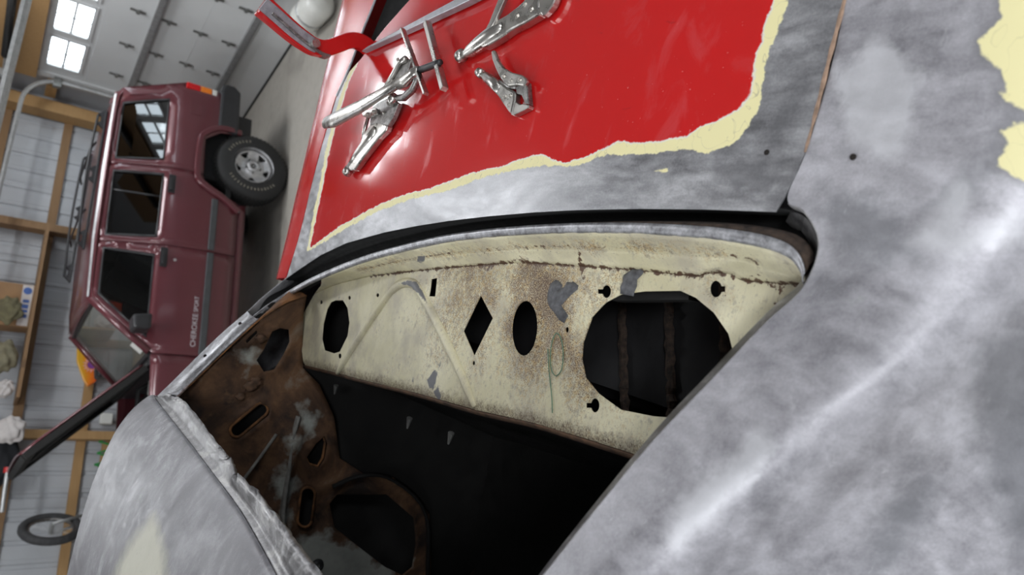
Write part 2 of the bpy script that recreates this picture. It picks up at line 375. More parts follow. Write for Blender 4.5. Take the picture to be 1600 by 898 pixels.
def pane_mat(name, tint, refl_veil=0.0, f0=.045):
    s = NT(name); t = s.n('BsdfTransparent', {0: tint}); g = s.n('BsdfGlossy', {0: (.9, .9, .9), 1: .02})
    fc = s.n('LayerWeight', {0: .5}).outputs['Facing']
    fr = s.math('ADD', f0, s.math('MULTIPLY', 1 - f0, s.math('POWER', fc, 5.0)))
    df = s.n('BsdfDiffuse', {0: s.mix(s.noise(4), (.30, .31, .29), (.42, .43, .40))})
    m0 = s.n('MixShader', {0: refl_veil, 1: t.outputs[0], 2: df.outputs[0]})  # grey diffuse veil standing in for reflected haze on the windscreen
    mx = s.n('MixShader', {0: fr, 1: m0.outputs[0], 2: g.outputs[0]}); s.t.links.new(mx.outputs[0], s.o.inputs[0]); return s.m
M['pane'] = pane_mat('window_glass', (.93, .96, .97))
M['tint'] = pane_mat('tinted_glass', (.03, .03, .034), 0.0, .09)
M['clearcar'] = pane_mat('side_glass', (.62, .64, .63), .0, .035)
M['windscreen'] = pane_mat('windscreen_glass', (.5, .54, .5), .30)
def maroon():
    s = NT('maroon_paint'); a = s.noise(3, 3); s.set(color=s.mix(a, (.095, .022, .028), (.125, .028, .036)), rough=.28, metal=.15, coat=.6, coatr=.08); return s.m
M['maroon'] = maroon()
M['alloy'] = steel('alloy_wheel', dark=(.42, .42, .43), mid=(.55, .55, .56), light=(.68, .68, .69), sc=15, metal=.8, bumps=.02)
M['lens_red'] = plain('red_lens', (.55, .01, .012), .15, 0, .1, 80, .1)
M['lens_amber'] = plain('amber_lens', (.75, .20, .02), .15, 0, .1, 80, .1)
M['decal'] = plain('silver_decal', (.58, .54, .57), .4, .2, .05, 30)
M['letter'] = plain('tyre_lettering', (.22, .20, .16), .7, 0, .4, 90)
M['seatblack'] = plain('black_upholstery', (.012, .012, .013), .8, 0, .3, 60, .1)
def lamp_mat():
    s = NT('tube_glow'); e = s.n('Emission', {0: s.mix(s.noise(2), (.93, .97, 1), (.95, .98, 1)), 1: 9.0}); s.t.links.new(e.outputs[0], s.o.inputs[0]); return s.m
M['glow'] = lamp_mat()

# ================================================================== the garage
def rect_wall(name, a, b, mat, **k): return in_room(struct(box(name, a, b, mat, **k)))
rect_wall('floor', (LEFTX - .2, FRONTY - .2, -.15), (DOORX + .4, BACKY + .2, 0), M['floor'])
rect_wall('ceiling', (LEFTX - .2, FRONTY - .2, CEILZ), (DOORX + .3, BACKY + .2, CEILZ + .12), M['ceiling'])
rect_wall('wall_left', (LEFTX - .15, FRONTY - .1, 0), (LEFTX, BACKY + .1, CEILZ), M['sheet'])
rect_wall('wall_front', (LEFTX, FRONTY - .15, 0), (DOORX, FRONTY, CEILZ), M['sheet'])
# back wall: ribbed steel sheets on girts and posts
wb = in_room(struct(empty('wall_back')))
def ribbed(x0, x1, y, z0, z1):
    xs = []; x = x0; prof = []
    while x < x1 - 1e-6:
        for dx, dy in ((0, 0), (.105, 0), (.115, .016), (.15, .016), (.16, 0), (.19, 0), (.2, .004), (.21, 0)):
            if x + dx < x1: prof.append((x + dx, y + dy))
        x += .229
    prof.append((x1, y)); V = [(a, b, z) for z in (z0, z1) for a, b in prof]; n = len(prof)
    return V, [(i, i + 1, n + i + 1, n + i) for i in range(n - 1)]
x = LEFTX
while x < DOORX + .1:
    x1 = min(x + .916, DOORX + .14); V, F = ribbed(x, x1 + .012, BACKY, 0, CEILZ)
    link('wall_sheet', V, F, M['sheet'], wb, solid=.004); x = x1
for z, m in ((.62, 'wood'), (1.25, 'wood'), (1.86, 'wood_dark'), (2.47, 'wood_dark'), (3.08, 'wood')):
    box('girt', (LEFTX, BACKY - .045, z - .045), (DOORX - .02, BACKY - .004, z + .045), M[m], wb)
for px_, m in ((-.02, 'wood_dark'), (-2.36, 'wood'), (-4.8, 'wood'), (-7.2, 'wood'), (DOORX - .16, 'wood')):
    box('post', (px_ - .045, BACKY - .19, 0), (px_ + .045, BACKY - .046, CEILZ), M[m], wb)
box('brace', (-3.25, BACKY - .10, .98), (-2.41, BACKY - .05, 1.05), M['wood'], wb)
# door wall with two sectional doors
DOORS = [(2.03, -1.0), (-1.38, -5.0)]
wd = in_room(struct(empty('wall_right')))
def wpart(name, y0, y1, z0, z1, m='sheet', x0=DOORX + .03, x1=DOORX + .16): return box(name, (x0, y0, z0), (x1, y1, z1), M[m], wd)
wpart('wall_sheet', 2.03, BACKY + .1, 0, CEILZ); wpart('wall_sheet', -1.38, -1.0, 0, CEILZ); wpart('wall_sheet', FRONTY, -5.0, 0, CEILZ)
for a, b in DOORS: wpart('wall_sheet', b, a, 2.36, CEILZ)
for a, b in DOORS:
    box('header_board', (DOORX - .06, b - .1, 2.27), (DOORX + .031, a + .10, 2.56), M['wood' if a > 0 else 'wood_dark'], wd)
    box('header_board', (DOORX - .10, b - .1, 2.585), (DOORX + .031, a + .22, 2.93), M['wood' if a > 0 else 'wood_dark'], wd)
    for yy in (a - .005, b - .085):
        box('jamb_trim', (DOORX - .02, yy, 0), (DOORX + .032, yy + .09, 2.30), M['doorwhite'], wd)
box('corner_post', (DOORX - .30, BACKY - .24, 0), (DOORX - .16, BACKY - .05, CEILZ), M['wood'], wd)
box('wall_plate', (DOORX - .09, 2.16, 2.05), (DOORX + .02, 2.42, 2.16), M['wood'], wd)
ZS = [0.0, .46, .90, 1.34, 1.80, 2.29]
def garage_door(n, ya, yb):
    d = in_room(struct(empty('door_%d' % n)))
    for i in range(5):
        z0, z1 = ZS[i], ZS[i + 1]; top = i == 4
        if not top:
            box('door_panel', (DOORX, yb, z0 + .001), (DOORX + .03, ya, z1 - .001), M['doorwhite'], d)
        else:
            w0, w1 = z0 + .07, z1 - .08; m = MB(); m.box((DOORX, yb, z0 + .001), (DOORX + .03, ya, w0)); m.box((DOORX, yb, w1), (DOORX + .03, ya, z1))
            y = ya - .16; e = [ya]; cells = []
            while y - .56 > yb: cells.append((y - .56, y)); y -= .68
            edges = [(cells[0][1], ya)] + [(cells[k + 1][1], cells[k][0]) for k in range(len(cells) - 1)] + [(yb, cells[-1][0])]
            for p, q in edges: m.box((DOORX, p, w0), (DOORX + .03, q, w1))
            m.build('door_panel', M['doorwhite'], d)
            for p, q in cells:
                fr = MB()
                for A, B in (((p - .02, w0 - .02), (q + .02, w0 + .015)), ((p - .02, w1 - .015), (q + .02, w1 + .02)), ((p - .02, w0), (p + .015, w1)), ((q - .015, w0), (q + .02, w1))):
                    fr.box((DOORX - .012, A[0], A[1]), (DOORX, B[0], B[1]))
                f = fr.build('window_frame', M['doorwhite'], d)
                MB().box((DOORX - .006, p, (w0 + w1) / 2 - .013), (DOORX + .004, q, (w0 + w1) / 2 + .013)).build('muntin', M['doorwhite'], f)
                MB().box((DOORX - .006, (p + q) / 2 - .009, w0), (DOORX + .004, (p + q) / 2 + .009, w1)).build('muntin', M['doorwhite'], f)
                for ya_, yb_ in ((p, (p + q) / 2), ((p + q) / 2, q)):
                    for za, zb in ((w0, (w0 + w1) / 2), ((w0 + w1) / 2, w1)):
                        box('pane', (DOORX + .012, ya_, za), (DOORX + .016, yb_, zb), M['pane'], f)
    for z in (.46, 1.34):
        m = MB(); m.box((DOORX - .05, yb, z - .035), (DOORX - .002, ya - .02, z - .02)); m.box((DOORX - .05, yb, z + .02), (DOORX - .002, ya - .02, z + .035)); m.box((DOORX - .054, yb, z - .02), (DOORX - .05, ya - .02, z + .02))
        m.build('strut', M['strut'], d)
    hinge = None
    for z in (.60, .90, 1.22, 1.52):
        y = ya - .35
        while y > yb:
            if hinge is None:
                m = MB(); m.bar((0, 0, -.075), (0, 0, .075), .035, .006, (0, 1, 0) if False else (1, 0, 0)); m.box((-.035, -.014, -.014), (0, .014, .014)); m.prism([(-.003, -.035, -.02), (-.003, .035, -.02), (-.003, .016, .02), (-.003, -.016, .02)], (-.012, 0, 0))
                hinge = m.build('hinge', M['galv_dark'], d); h = hinge
            else: h = dup(hinge, d)
            h.location = (DOORX - .004, y, z); y -= .62
    box('bottom_seal', (DOORX - .012, yb, .0), (DOORX + .032, ya, .022), M['rubber'], d)
    # tracks, shaft and springs
    for yy in (ya + .05, yb - .05):
        path = [(DOORX - .06, yy, .1), (DOORX - .06, yy, 1.9)]
        for k in range(9):
            a = k / 8 * math.pi / 2; path.append((DOORX - .06 - .38 * (1 - math.cos(a)), yy, 1.98 + .38 * math.sin(a)))
        path += [(DOORX - 1.2, yy, 2.38), (DOORX - 3.4, yy, 2.42)]
        MB().tube(path, .026, 6).build('track', M['galv'], d)
        box('track_bracket', (DOORX - .14, yy - .03, 2.02), (DOORX + .0, yy + .03, 2.10), M['galv_dark'], d)
        MB().bar((DOORX - 3.3, yy, 2.42), (DOORX - 3.3, yy, CEILZ), .03, .03, (0, 1, 0)).build('track_hanger', M['galv'], d)
    MB().tube([(DOORX - .13, yb - .08, 2.57), (DOORX - .13, ya + .12, 2.57)], .014, 10).build('torsion_shaft', M['galv'], d)
    for c in (1, -1):
        y0 = (ya + yb) / 2 + c * .15; y1 = (ya + yb) / 2 + c * 1.25; p = []
        for k in range(420):
            a = k * .9; p.append((DOORX - .13 + .036 * math.cos(a), y0 + (y1 - y0) * k / 419, 2.57 + .036 * math.sin(a)))
        MB().tube(p, .0055, 4).build('torsion_spring', M['spring'], d)
    for yy in (ya + .06, yb - .06):
        MB().lathe([(.0, -.03), (.055, -.03), (.06, -.02), (.05, 0), (.06, .02), (.055, .03), (0, .03)], (DOORX - .13, yy, 2.57), (0, 1, 0), 24).build('cable_drum', M['galv'], d)
        box('bearing_plate', (DOORX - .19, yy + .035, 2.50), (DOORX - .01, yy + .042, 2.64), M['galv_dark'], d)
for i, (a, b) in enumerate(DOORS): garage_door(i + 1, a, b)
# ground and a red barn outside the doors
in_room(struct(box('ground_outside', (DOORX + .4, -14, -.2), (30, 14, -.02), plain('gravel', (.38, .36, .33), .9, 0, .3, 4), None)))
barn = in_room(tag(empty('barn'), 'red barn seen through the garage door windows', 'building'))
M['barnred'] = plain('barn_siding', (.42, .13, .12), .8, 0, .15, 3)
box('wall', (13, -9, -.05), (19, 9, 1.35), M['barnred'], barn)
MB().prism([(12.6, -9.3, 1.35), (19.4, -9.3, 1.35), (16, -9.3, 1.75)], (0, 18.6, 0)).build('roof', M['galv'], barn)
# added ceiling lamps, out of view; some placed for highlights on the deck
lamp0 = None
LROW = ['over the tail of the maroon car', 'over the maroon car roof by the door tracks', 'over the open bonnet of the maroon car', 'over the hanging bicycle', 'between the stripped shell and the garage doors', 'beside the stripped shell near the plain left wall', 'in the corner of the left and front walls', 'middle one along the plain front wall', 'by the front wall next to the second garage door']
for i, (lx, ly, trn, lamp_w) in enumerate(ADDED_LAMPS):
    l = empty('ceiling_lamp', room(lx, ly, CEILZ), RA + trn * math.pi / 2); tag(l, 'white twin tube shop lamp ' + LROW[i], 'lamp', 'ceiling shop lamps')
    if lamp0 is None:
        hs = box('housing', (-.62, -.11, -.07), (.62, .11, 0), M['doorwhite'], l, bevel=.01)
        t1 = MB().tube([(-.6, -.05, -.085), (.6, -.05, -.085)], .014, 12).build('tube', M['glow'], l); t2 = dup(t1, l); t2.location = (0, .1, 0); lamp0 = [hs, t1, t2]
    else:
        for c in lamp0: dup(c, l)
    ad = bpy.data.lights.new('lamp_light', 'AREA'); ad.shape = 'RECTANGLE'; ad.size = 1.3; ad.size_y = .4; ad.energy = lamp_w; ad.color = (.94, .97, 1.0)
    ao = bpy.data.objects.new('lamp_light', ad); COL.objects.link(ao); ao.parent = l; ao.location = (0, 0, -.12)

# ================================================================== the maroon off-road wagon
jeep = empty('estate_car', tuple(RO), RA)
tag(jeep, 'maroon boxy estate car with its bonnet open, parked by the garage door', 'car')
JW = 1.52
def yside(z):
    return float(np.interp(z, [.40, .50, .62, .80, 1.0, 1.08, 1.14, 1.55, 1.62, 1.66], [.035, .015, .0, -.004, .0, .008, .03, .125, .155, .20]))
def side_panel(name, outline, holes=(), mat=None, off=0.0, thick=.02, parent=None, sp=.09, smooth=True):
    V, F = cdt(outline, list(holes), sp); mat = mat or M['maroon']
    near = [(x, yside(z) + off, z) for x, z in V]; far = [(x, JW - yside(z) - off, z) for x, z in V]
    a = link(name, near, F, mat, parent or jeep, solid=thick, smooth=smooth)
    b = link(name, far, F[:, ::-1], mat, parent or jeep, solid=thick, smooth=smooth)
    return a, b
def inset(poly, d):
    c = np.mean(poly, 0); return [tuple(np.array(p) + (c - p) / np.linalg.norm(c - p) * d) for p in poly]
ARCH = [(.31, .55), (.285, .70), (.17, .84), (-.235, .83), (-.29, .81), (-.40, .62), (-.455, .47)]
W_Q = [(.40, 1.565), (.53, 1.19), (-.15, 1.18), (-.205, 1.565)]
W_R = [(-.33, 1.565), (-.30, 1.165), (-.95, 1.165), (-.975, 1.555)]
W_F = [(-1.10, 1.555), (-1.125, 1.165), (-1.90, 1.155), (-1.53, 1.545)]
side_panel('quarter_panel', [(.31, .55), (.72, .56), (.735, .8), (.73, 1.06), (.665, 1.28), (.52, 1.64), (-.255, 1.645), (-.222, 1.10), (-.222, .83), (.17, .84), (.285, .70)], [W_Q])
rd = side_panel('rear_door', [(-.229, .835), (-.229, 1.10), (-.262, 1.635), (-1.035, 1.625), (-1.022, 1.04), (-1.012, .48), (-.46, .48), (-.405, .62), (-.292, .815)], [W_R])
fd = side_panel('front_door', [(-1.02, .48), (-1.03, 1.04), (-1.043, 1.62), (-1.575, 1.60), (-2.0, 1.135), (-2.037, 1.10), (-2.03, .48)], [W_F])
side_panel('front_fender', [(-2.045, .48), (-2.045, 1.11), (-3.18, 1.03), (-3.22, .95), (-3.2, .55), (-3.02, .55), (-2.95, .74), (-2.82, .86), (-2.34, .86), (-2.2, .75), (-2.12, .5)])
side_panel('sill', [(-.46, .475), (-2.1, .475), (-2.1, .40), (-.44, .40)], (), M['maroon'], .02)
for nm, w, m, d in (('quarter_window', W_Q, 'tint', .0), ('rear_door_window', W_R, 'tint', 0), ('front_door_window', W_F, 'clearcar', 0)):
    big = inset(w, -.012); side_panel(nm, big, (), M[m], .012, .004, smooth=False)
    side_panel('window_seal', inset(w, -.006), [inset(w, .018)], M['black_plastic'], -.002, .006)
side_panel('window_divider', [(-.515, 1.56), (-.53, 1.165), (-.545, 1.165), (-.53, 1.56)], (), M['black_plastic'], .004, .006)
# flares, mouldings, handles
def ribbon(name, line, w, thick, mat, off, far=True):
    L = np.array(line, float); n = len(L); inn = []
    for i in range(n):
        t = L[min(i + 1, n - 1)] - L[max(i - 1, 0)]; t /= np.linalg.norm(t); inn.append(L[i] + w * np.array([-t[1], t[0]]))
    for s in ((0, 1) if far else (0,)):
        V = []
        for p in (L, np.array(inn)):
            for o_ in (off, off + thick):
                V += [(x, (yside(z) - o_) if s == 0 else JW - yside(z) + o_, z) for x, z in p]
        F = []
        for i in range(n - 1):
            F += [(i, i + 1, n + i + 1, n + i), (n + i, n + i + 1, 3 * n + i + 1, 3 * n + i), (3 * n + i, 3 * n + i + 1, 2 * n + i + 1, 2 * n + i), (2 * n + i, 2 * n + i + 1, i + 1, i)]
        F += [(0, n, 3 * n, 2 * n), (n - 1, 3 * n - 1, 4 * n - 1, 2 * n - 1)]
        o = link(name, V, F, mat, jeep, bevel=.012)
fl = catmull([(.31, .50), (.295, .70), (.20, .83), (.10, .86), (-.22, .86), (-.31, .82), (-.42, .62), (-.53, .46)], 40)
ribbon('wheel_arch_flare', fl, -.055, .045, M['maroon'], -.005)
ribbon('wheel_arch_flare', catmull([(-2.05, .46), (-2.18, .72), (-2.32, .85), (-2.82, .85), (-2.96, .72), (-3.03, .55)], 30), -.055, .045, M['maroon'], -.005)
for a, b in ((-.47, -1.008), (-1.033, -2.025), (-2.05, -2.2)):
    ribbon('side_moulding', [(a, .675), (b, .675)], -.06, .018, M['grey_plastic'], 0)
for hx in (-.31, -1.055):
    for s in (0, 1):
        y0 = .0 if s == 0 else JW
        sg = -1 if s == 0 else 1
        m = MB(); m.box((hx - .19, min(y0, y0 + sg * .006), 1.065), (hx, max(y0, y0 + sg * .006), 1.125)); m.box((hx - .17, min(y0 + sg * .006, y0 + sg * .026), 1.085), (hx - .04, max(y0 + sg * .006, y0 + sg * .026), 1.112))
        m.build('door_handle', M['black_plastic'], jeep, bevel=.006)
MB().lathe([(0, -.006), (.012, -.006), (.014, 0)], (-1.16, -.002, 1.0), (0, 1, 0), 16).build('door_lock', M['alloy'], jeep)
V, F = cdt([(.55, 1.01), (.56, .89), (.41, .885), (.40, 1.0)], [], .03)
link('fuel_flap', [(x, yside(z) - .004, z) for x, z in V], F, M['maroon'], jeep, solid=.004, bevel=.002)
# roof, tail, front
xs = np.array([-1.60, -1.56, -1.45, -1.0, -.5, 0, .35, .47, .525, .56]); zt = np.array([1.575, 1.605, 1.625, 1.64, 1.645, 1.645, 1.64, 1.63, 1.605, 1.56])
ys = np.linspace(0, 1, 15); V = []
for X, Z in zip(xs, zt):
    for t in ys:
        e = abs(2 * t - 1); V.append((X, .14 + t * (JW - .28), Z - .04 * e ** 6 + .012 * (1 - e * e)))
link('roof', V, grid_faces(len(xs), 15), M['maroon'], jeep, smooth=True, solid=-.02)
ribbon('drip_rail', [(.50, 1.625), (-.3, 1.635), (-1.0, 1.63), (-1.56, 1.605)], -.018, .018, M['alloy'], -.01)
MB().box((.53, .06, .56), (.70, JW - .06, 1.06)).build('tailgate', M['maroon'], jeep, bevel=.02)
V = [(.56, .20, 1.57), (.56, JW - .20, 1.57), (.70, .06, 1.08), (.70, JW - .06, 1.08)]
link('tailgate_window', V, [(0, 1, 3, 2)], M['tint'], jeep, solid=.005)
for s in (0, 1):
    P = [(.45, 1.64), (.56, 1.57), (.735, 1.06), (.735, .56), (.66, .56), (.66, 1.05), (.50, 1.5)]
    f_ = lambda z: yside(z) if s == 0 else JW - yside(z)
    d = .06 if s == 0 else -.06
    V = [(x, f_(z) + .004, z) for x, z in P] + [(x, f_(z) + d, z) for x, z in P]; n = len(P)
    link('rear_pillar', V, [tuple(range(n)), tuple(range(2 * n - 1, n - 1, -1))] + [(i, (i + 1) % n, n + (i + 1) % n, n + i) for i in range(n)], M['maroon'], jeep, bevel=.015)
    y0 = .0 if s == 0 else JW - .15
    for nm, z0, z1, m in (('tail_lamp_lens', .93, 1.06, 'lens_red'), ('indicator_lens', .82, .928, 'lens_amber'), ('reversing_lens', .77, .818, 'white_plastic')):
        box(nm, (.69, y0 + (-.006 if s == 0 else 0), z0), (.757, y0 + .15 + (.006 if s else 0), z1), M[m], jeep, bevel=.008)
# bumpers
m = MB(); m.prism([(.735, -.03, .545), (.80, -.03, .55), (.845, -.03, .60), (.85, -.03, .72), (.74, -.03, .745)], (0, JW + .06, 0)); m.build('rear_bumper', M['black_plastic'], jeep, bevel=.012)
for y0 in (-.035, JW - .05):
    MB().prism([(.30, y0, .54), (.80, y0, .545), (.855, y0, .61), (.86, y0, .69), (.81, y0, .735), (.31, y0, .735)], (0, .085, 0)).build('bumper_end_cap', M['black_plastic'], jeep, bevel=.02)
MB().prism([(-3.22, -.02, .5), (-3.36, -.02, .52), (-3.37, -.02, .7), (-3.22, -.02, .72)], (0, JW + .04, 0)).build('front_bumper', M['black_plastic'], jeep, bevel=.015)
# interior and underside
box('underbody', (-3.1, .18, .36), (.66, JW - .18, .55), M['black_plastic'], jeep)
box('cabin_floor', (-2.05, .05, .55), (.66, JW - .05, .60), M['seatblack'], jeep)
box('dashboard', (-2.1, .08, .75), (-1.78, JW - .08, 1.10), M['seatblack'], jeep, bevel=.04)
box('rear_trim', (-.2, .12, .6), (.6, JW - .12, 1.12), M['seatblack'], jeep, bevel=.03)
for sy_ in (.17, .86):
    st = MB().box((-1.75, sy_, .75), (-1.20, sy_ + .50, .95)).build('front_seat', M['seatblack'], jeep, bevel=.05, seg=3)
    MB().prism([(-1.28, sy_ + .02, .90), (-1.13, sy_ + .02, .90), (-.95, sy_ + .02, 1.38), (-1.08, sy_ + .02, 1.40)], (0, .46, 0)).build('seat_back', M['seatblack'], st, bevel=.04, seg=3)
    MB().prism([(-1.08, sy_ + .12, 1.40), (-.96, sy_ + .12, 1.40), (-.95, sy_ + .12, 1.56), (-1.05, sy_ + .12, 1.57)], (0, .26, 0)).build('headrest', M['seatblack'], st, bevel=.04, seg=3)
MB().box((-.62, .16, .6), (-.40, JW - .16, 1.36)).build('rear_bench', M['seatblack'], jeep, bevel=.05)
MB().tube([(-1.72 + .05 * math.sin(a), .45 + .18 * math.cos(a), 1.08 + .17 * math.sin(a)) for a in np.linspace(0, 2 * math.pi, 30)], .014, 8).build('steering_wheel', M['black_plastic'], jeep)
for s in (0, 1):
    yy = (lambda z: yside(z) + .015) if s == 0 else (lambda z: JW - yside(z) - .015)
    MB().tube([(-2.02, yy(1.12), 1.12), (-1.80, yy(1.36), 1.36), (-1.575, yy(1.59), 1.59)], .032, 8).build('windscreen_pillar', M['maroon'], jeep, smooth=True)
V = [(-1.585, .20, 1.575), (-1.585, JW - .20, 1.575), (-2.03, .07, 1.11), (-2.03, JW - .07, 1.11)]
link('windscreen', V, [(0, 1, 3, 2)], M['windscreen'], jeep, solid=.006)
m = MB(); m.bar((-1.59, .19, 1.575), (-1.59, JW - .19, 1.575), .04, .03); m.bar((-2.04, .05, 1.11), (-2.04, JW - .05, 1.11), .05, .04); m.build('windscreen_frame', M['black_plastic'], jeep)
box('cowl', (-2.14, .03, .95), (-2.03, JW - .03, 1.11), M['black_plastic'], jeep, bevel=.01)
link('inspection_sticker', [(-2.0, .10, 1.155), (-2.0, .22, 1.155), (-1.93, .22, 1.24), (-1.93, .10, 1.24)], [(0, 1, 2, 3)], M['white_plastic'], jeep, solid=.002)
# engine bay
box('radiator_support', (-3.2, .05, .55), (-3.1, JW - .05, 1.02), M['black_plastic'], jeep)
MB().box((-2.95, .45, .6), (-2.25, 1.05, 1.02)).build('engine_block', M['dark_metal'], jeep, bevel=.05)
MB().lathe([(0, .0), (.17, .0), (.19, .03), (.19, .08), (.05, .1), (0, .1)], (-2.6, .8, 1.02), (0, 0, 1), 28).build('air_filter', M['black_plastic'], jeep)
box('battery', (-2.95, 1.12, .8), (-2.7, 1.34, 1.02), M['black_plastic'], jeep, bevel=.01)
box('fluid_bottle', (-2.35, .16, .88), (-2.2, .32, 1.05), M['white_plastic'], jeep, bevel=.02)
MB().tube([(-2.2, .35, 1.0), (-2.3, .32, 1.12), (-2.45, .4, 1.1), (-2.6, .5, 1.05)], .02, 8).build('hose', M['rubber'], jeep, smooth=True)
# bonnet raised on its hinges
hb, ht = np.array([-2.13, 0, 1.15]), np.array([-2.88, 0, 1.90]); hd = (ht - hb) / np.linalg.norm(ht - hb); hn = np.array([hd[2], 0, -hd[0]])   # hn faces the windscreen
L_ = np.linalg.norm(ht - hb); V = []; us = np.linspace(0, 1, 9); ws = np.linspace(0, 1, 11)
for u_ in us:
    for w_ in ws:
        e = abs(2 * w_ - 1); p = hb + hd * L_ * u_ + hn * (.02 - .03 * e ** 4 - .05 * max(0, u_ - .85)) ; V.append((p[0], .06 + w_ * (JW - .12), p[2]))
bon = link('bonnet', V, grid_faces(9, 11), M['maroon'], jeep, smooth=True, solid=.012)
m = MB()
for a, b in (((0, .08), (1, .08)), ((0, JW - .08), (1, JW - .08)), ((.03, .08), (.03, JW - .08)), ((.97, .08), (.97, JW - .08)), ((.05, .1), (.95, JW / 2)), ((.05, JW - .1), (.95, JW / 2))):
    p = hb + hd * L_ * a[0] - hn * .04; q = hb + hd * L_ * b[0] - hn * .04
    m.bar((p[0], a[1], p[2]), (q[0], b[1], q[2]), .09, .05, hn)
m.build('bonnet_frame', M['dark_metal'], bon)
V = [hb + hd * L_ * a - hn * .03 + np.array([0, y, 0]) for a, y in ((.05, .12), (.95, .12), (.95, JW - .12), (.05, JW - .12))]
link('bonnet_insulation', V, [(0, 1, 2, 3)], M['seatblack'], bon, solid=.015)
for yy in (.12, JW - .12):
    MB().bar((hb[0] + .04, yy, 1.08), (hb[0] - .10, yy, 1.22), .03, .02, (0, 1, 0)).build('bonnet_hinge', M['galv_dark'], bon)
# mirrors, roof rack
for s in (0, 1):
    y0, sg = (0, -1) if s == 0 else (JW, 1)
    mb = MB().prism([(-1.76, y0 + sg * .06, 1.17), (-1.90, y0 + sg * .06, 1.17), (-1.91, y0 + sg * .06, 1.30), (-1.79, y0 + sg * .06, 1.32)], (0, sg * .19, 0)).build('door_mirror', M['black_plastic'], jeep, bevel=.025, seg=3)
    MB().bar((-1.83, y0 + sg * -.02, 1.17), (-1.83, y0 + sg * .10, 1.20), .07, .04).build('mirror_arm', M['black_plastic'], mb)
for s in (0, 1):
    yy = .30 if s == 0 else JW - .30
    rr = MB().bar((.36, yy, 1.672), (-1.08, yy, 1.685), .035, .02).build('roof_rail', M['black_plastic'], jeep, bevel=.005)
    for fx in (.26, -.33, -.98):
        MB().prism([(fx - .10, yy - .015, 1.68), (fx + .10, yy - .015, 1.68), (fx + .05, yy - .015, 1.735), (fx + .03, yy - .015, 1.71), (fx - .03, yy - .015, 1.71), (fx - .05, yy - .015, 1.735)], (0, .03, 0)).build('rail_foot', M['black_plastic'], rr)
    MB().tube([(x_, yy, 1.735 + .02 * math.sin((.30 - x_) / 1.33 * math.pi)) for x_ in np.linspace(.30, -1.03, 16)], .011, 8).build('side_bar', M['black_plastic'], rr, smooth=True)
for fx in (.0, -.7):
    MB().tube([(fx, .30, 1.72), (fx, .45, 1.745), (fx, JW - .45, 1.745), (fx, JW - .30, 1.72)], .014, 8, .6).build('cross_bar', M['black_plastic'], jeep)
# wheels
def wheel(x, y, out):
    w = empty('wheel', (x, y, .365), 0, jeep)
    a = (0, out, 0)
    prof = [(.20, .02), (.225, .015), (.26, .012), (.31, .006), (.345, -.015), (.362, -.045), (.365, -.12), (.362, -.20), (.345, -.235), (.29, -.25), (.22, -.245), (.20, -.24)]
    ty = MB().lathe(prof, (0, 0, 0), a, 48).build('tyre', M['rubber'], w, smooth=True)
    tr = MB()
    for k in range(54):
        t = 2 * math.pi * k / 54
        for h in (-.06, -.12, -.18):
            tr.bar((.362 * math.cos(t), out * (h - .02), .362 * math.sin(t)), (.362 * math.cos(t + .05), out * (h + .02), .362 * math.sin(t + .05)), .018, .012, (math.cos(t), 0, math.sin(t)))
    tag(tr.build('tread_block', M['rubber'], ty), kind='stuff')
    rim = MB().lathe([(.205, .018), (.212, .008), (.208, -.012), (.190, -.03), (.178, -.05), (.176, -.10), (.17, -.2)], (0, 0, 0), a, 48).build('rim', M['alloy'], w, smooth=True)
    MB().lathe([(.176, -.10), (0, -.10)], (0, 0, 0), a, 32).build('brake_drum', M['dark_metal'], rim)
    # dished face with five windows
    V, F = [], []
    nr, na = 9, 90
    for i in range(nr):
        r = .055 + (.182 - .055) * i / (nr - 1)
        for j in range(na):
            t = 2 * math.pi * j / na
            V.append((r * math.cos(t), out * (-.018 - .035 * math.sin(math.pi * (i / (nr - 1)) ** .8)), r * math.sin(t)))
    for i in range(nr - 1):
        for j in range(na):
            ph = ((j + .5) % 18) / 18; wd_ = (.18 if i == 4 else .28 if i == 5 else .34 if i == 6 else 0)
            if abs(ph - .5) < wd_ / 1.4 * .9 and i in (4, 5, 6): continue
            F.append((i * na + j, i * na + (j + 1) % na, (i + 1) * na + (j + 1) % na, (i + 1) * na + j))
    link('wheel_face', V, F, M['alloy'], rim, smooth=True, solid=.008)
    hub = MB().lathe([(.062, -.03), (.062, -.012), (.05, .004), (.034, .006), (.03, -.002), (0, -.002)], (0, 0, 0), a, 32).build('hub_cap', M['alloy'], w, smooth=True)
    for k in range(5):
        t = 2 * math.pi * (k + .5) / 5; MB().lathe([(0, .012), (.008, .012), (.010, -.02)], (.075 * math.cos(t), 0, .075 * math.sin(t)), a, 6).build('wheel_nut', M['galv_dark'], hub)
    MB().lathe([(.022, .0), (.022, .004), (.012, .004), (.012, 0)], (0, 0, 0), a, 16).build('hub_ring', M['black_plastic'], hub)
    if out < 0 and y < .5:
        for t0, t1, n in ((.2, 1.15, 8), (2.2, 4.0, 15)):
            for k in range(n):
                t = t0 + (t1 - t0) * k / (n - 1); c, s_ = math.cos(t), math.sin(t); r = .268
                MB().bar(((r - .012 - .004 * (k % 2)) * c, out * .012, (r - .012) * s_), ((r + .012) * c, out * .012, (r + .012 + .004 * (k % 3)) * s_), .011, .004, (0, 1, 0)).build('raised_letter', M['letter'], ty)
    return w
for wx in (0, -2.576):
    wheel(wx, -.01 if wx == 0 else .0, -1); wheel(wx, JW + .01, 1)
tm = Matrix(((1, 0, 0, -1.80), (0, 0, -1, -.0095), (0, 1, 0, .785), (0, 0, 0, 1)))
text_mesh('door_lettering', 'CHEROKEE', .062, M['decal'], jeep, tm)
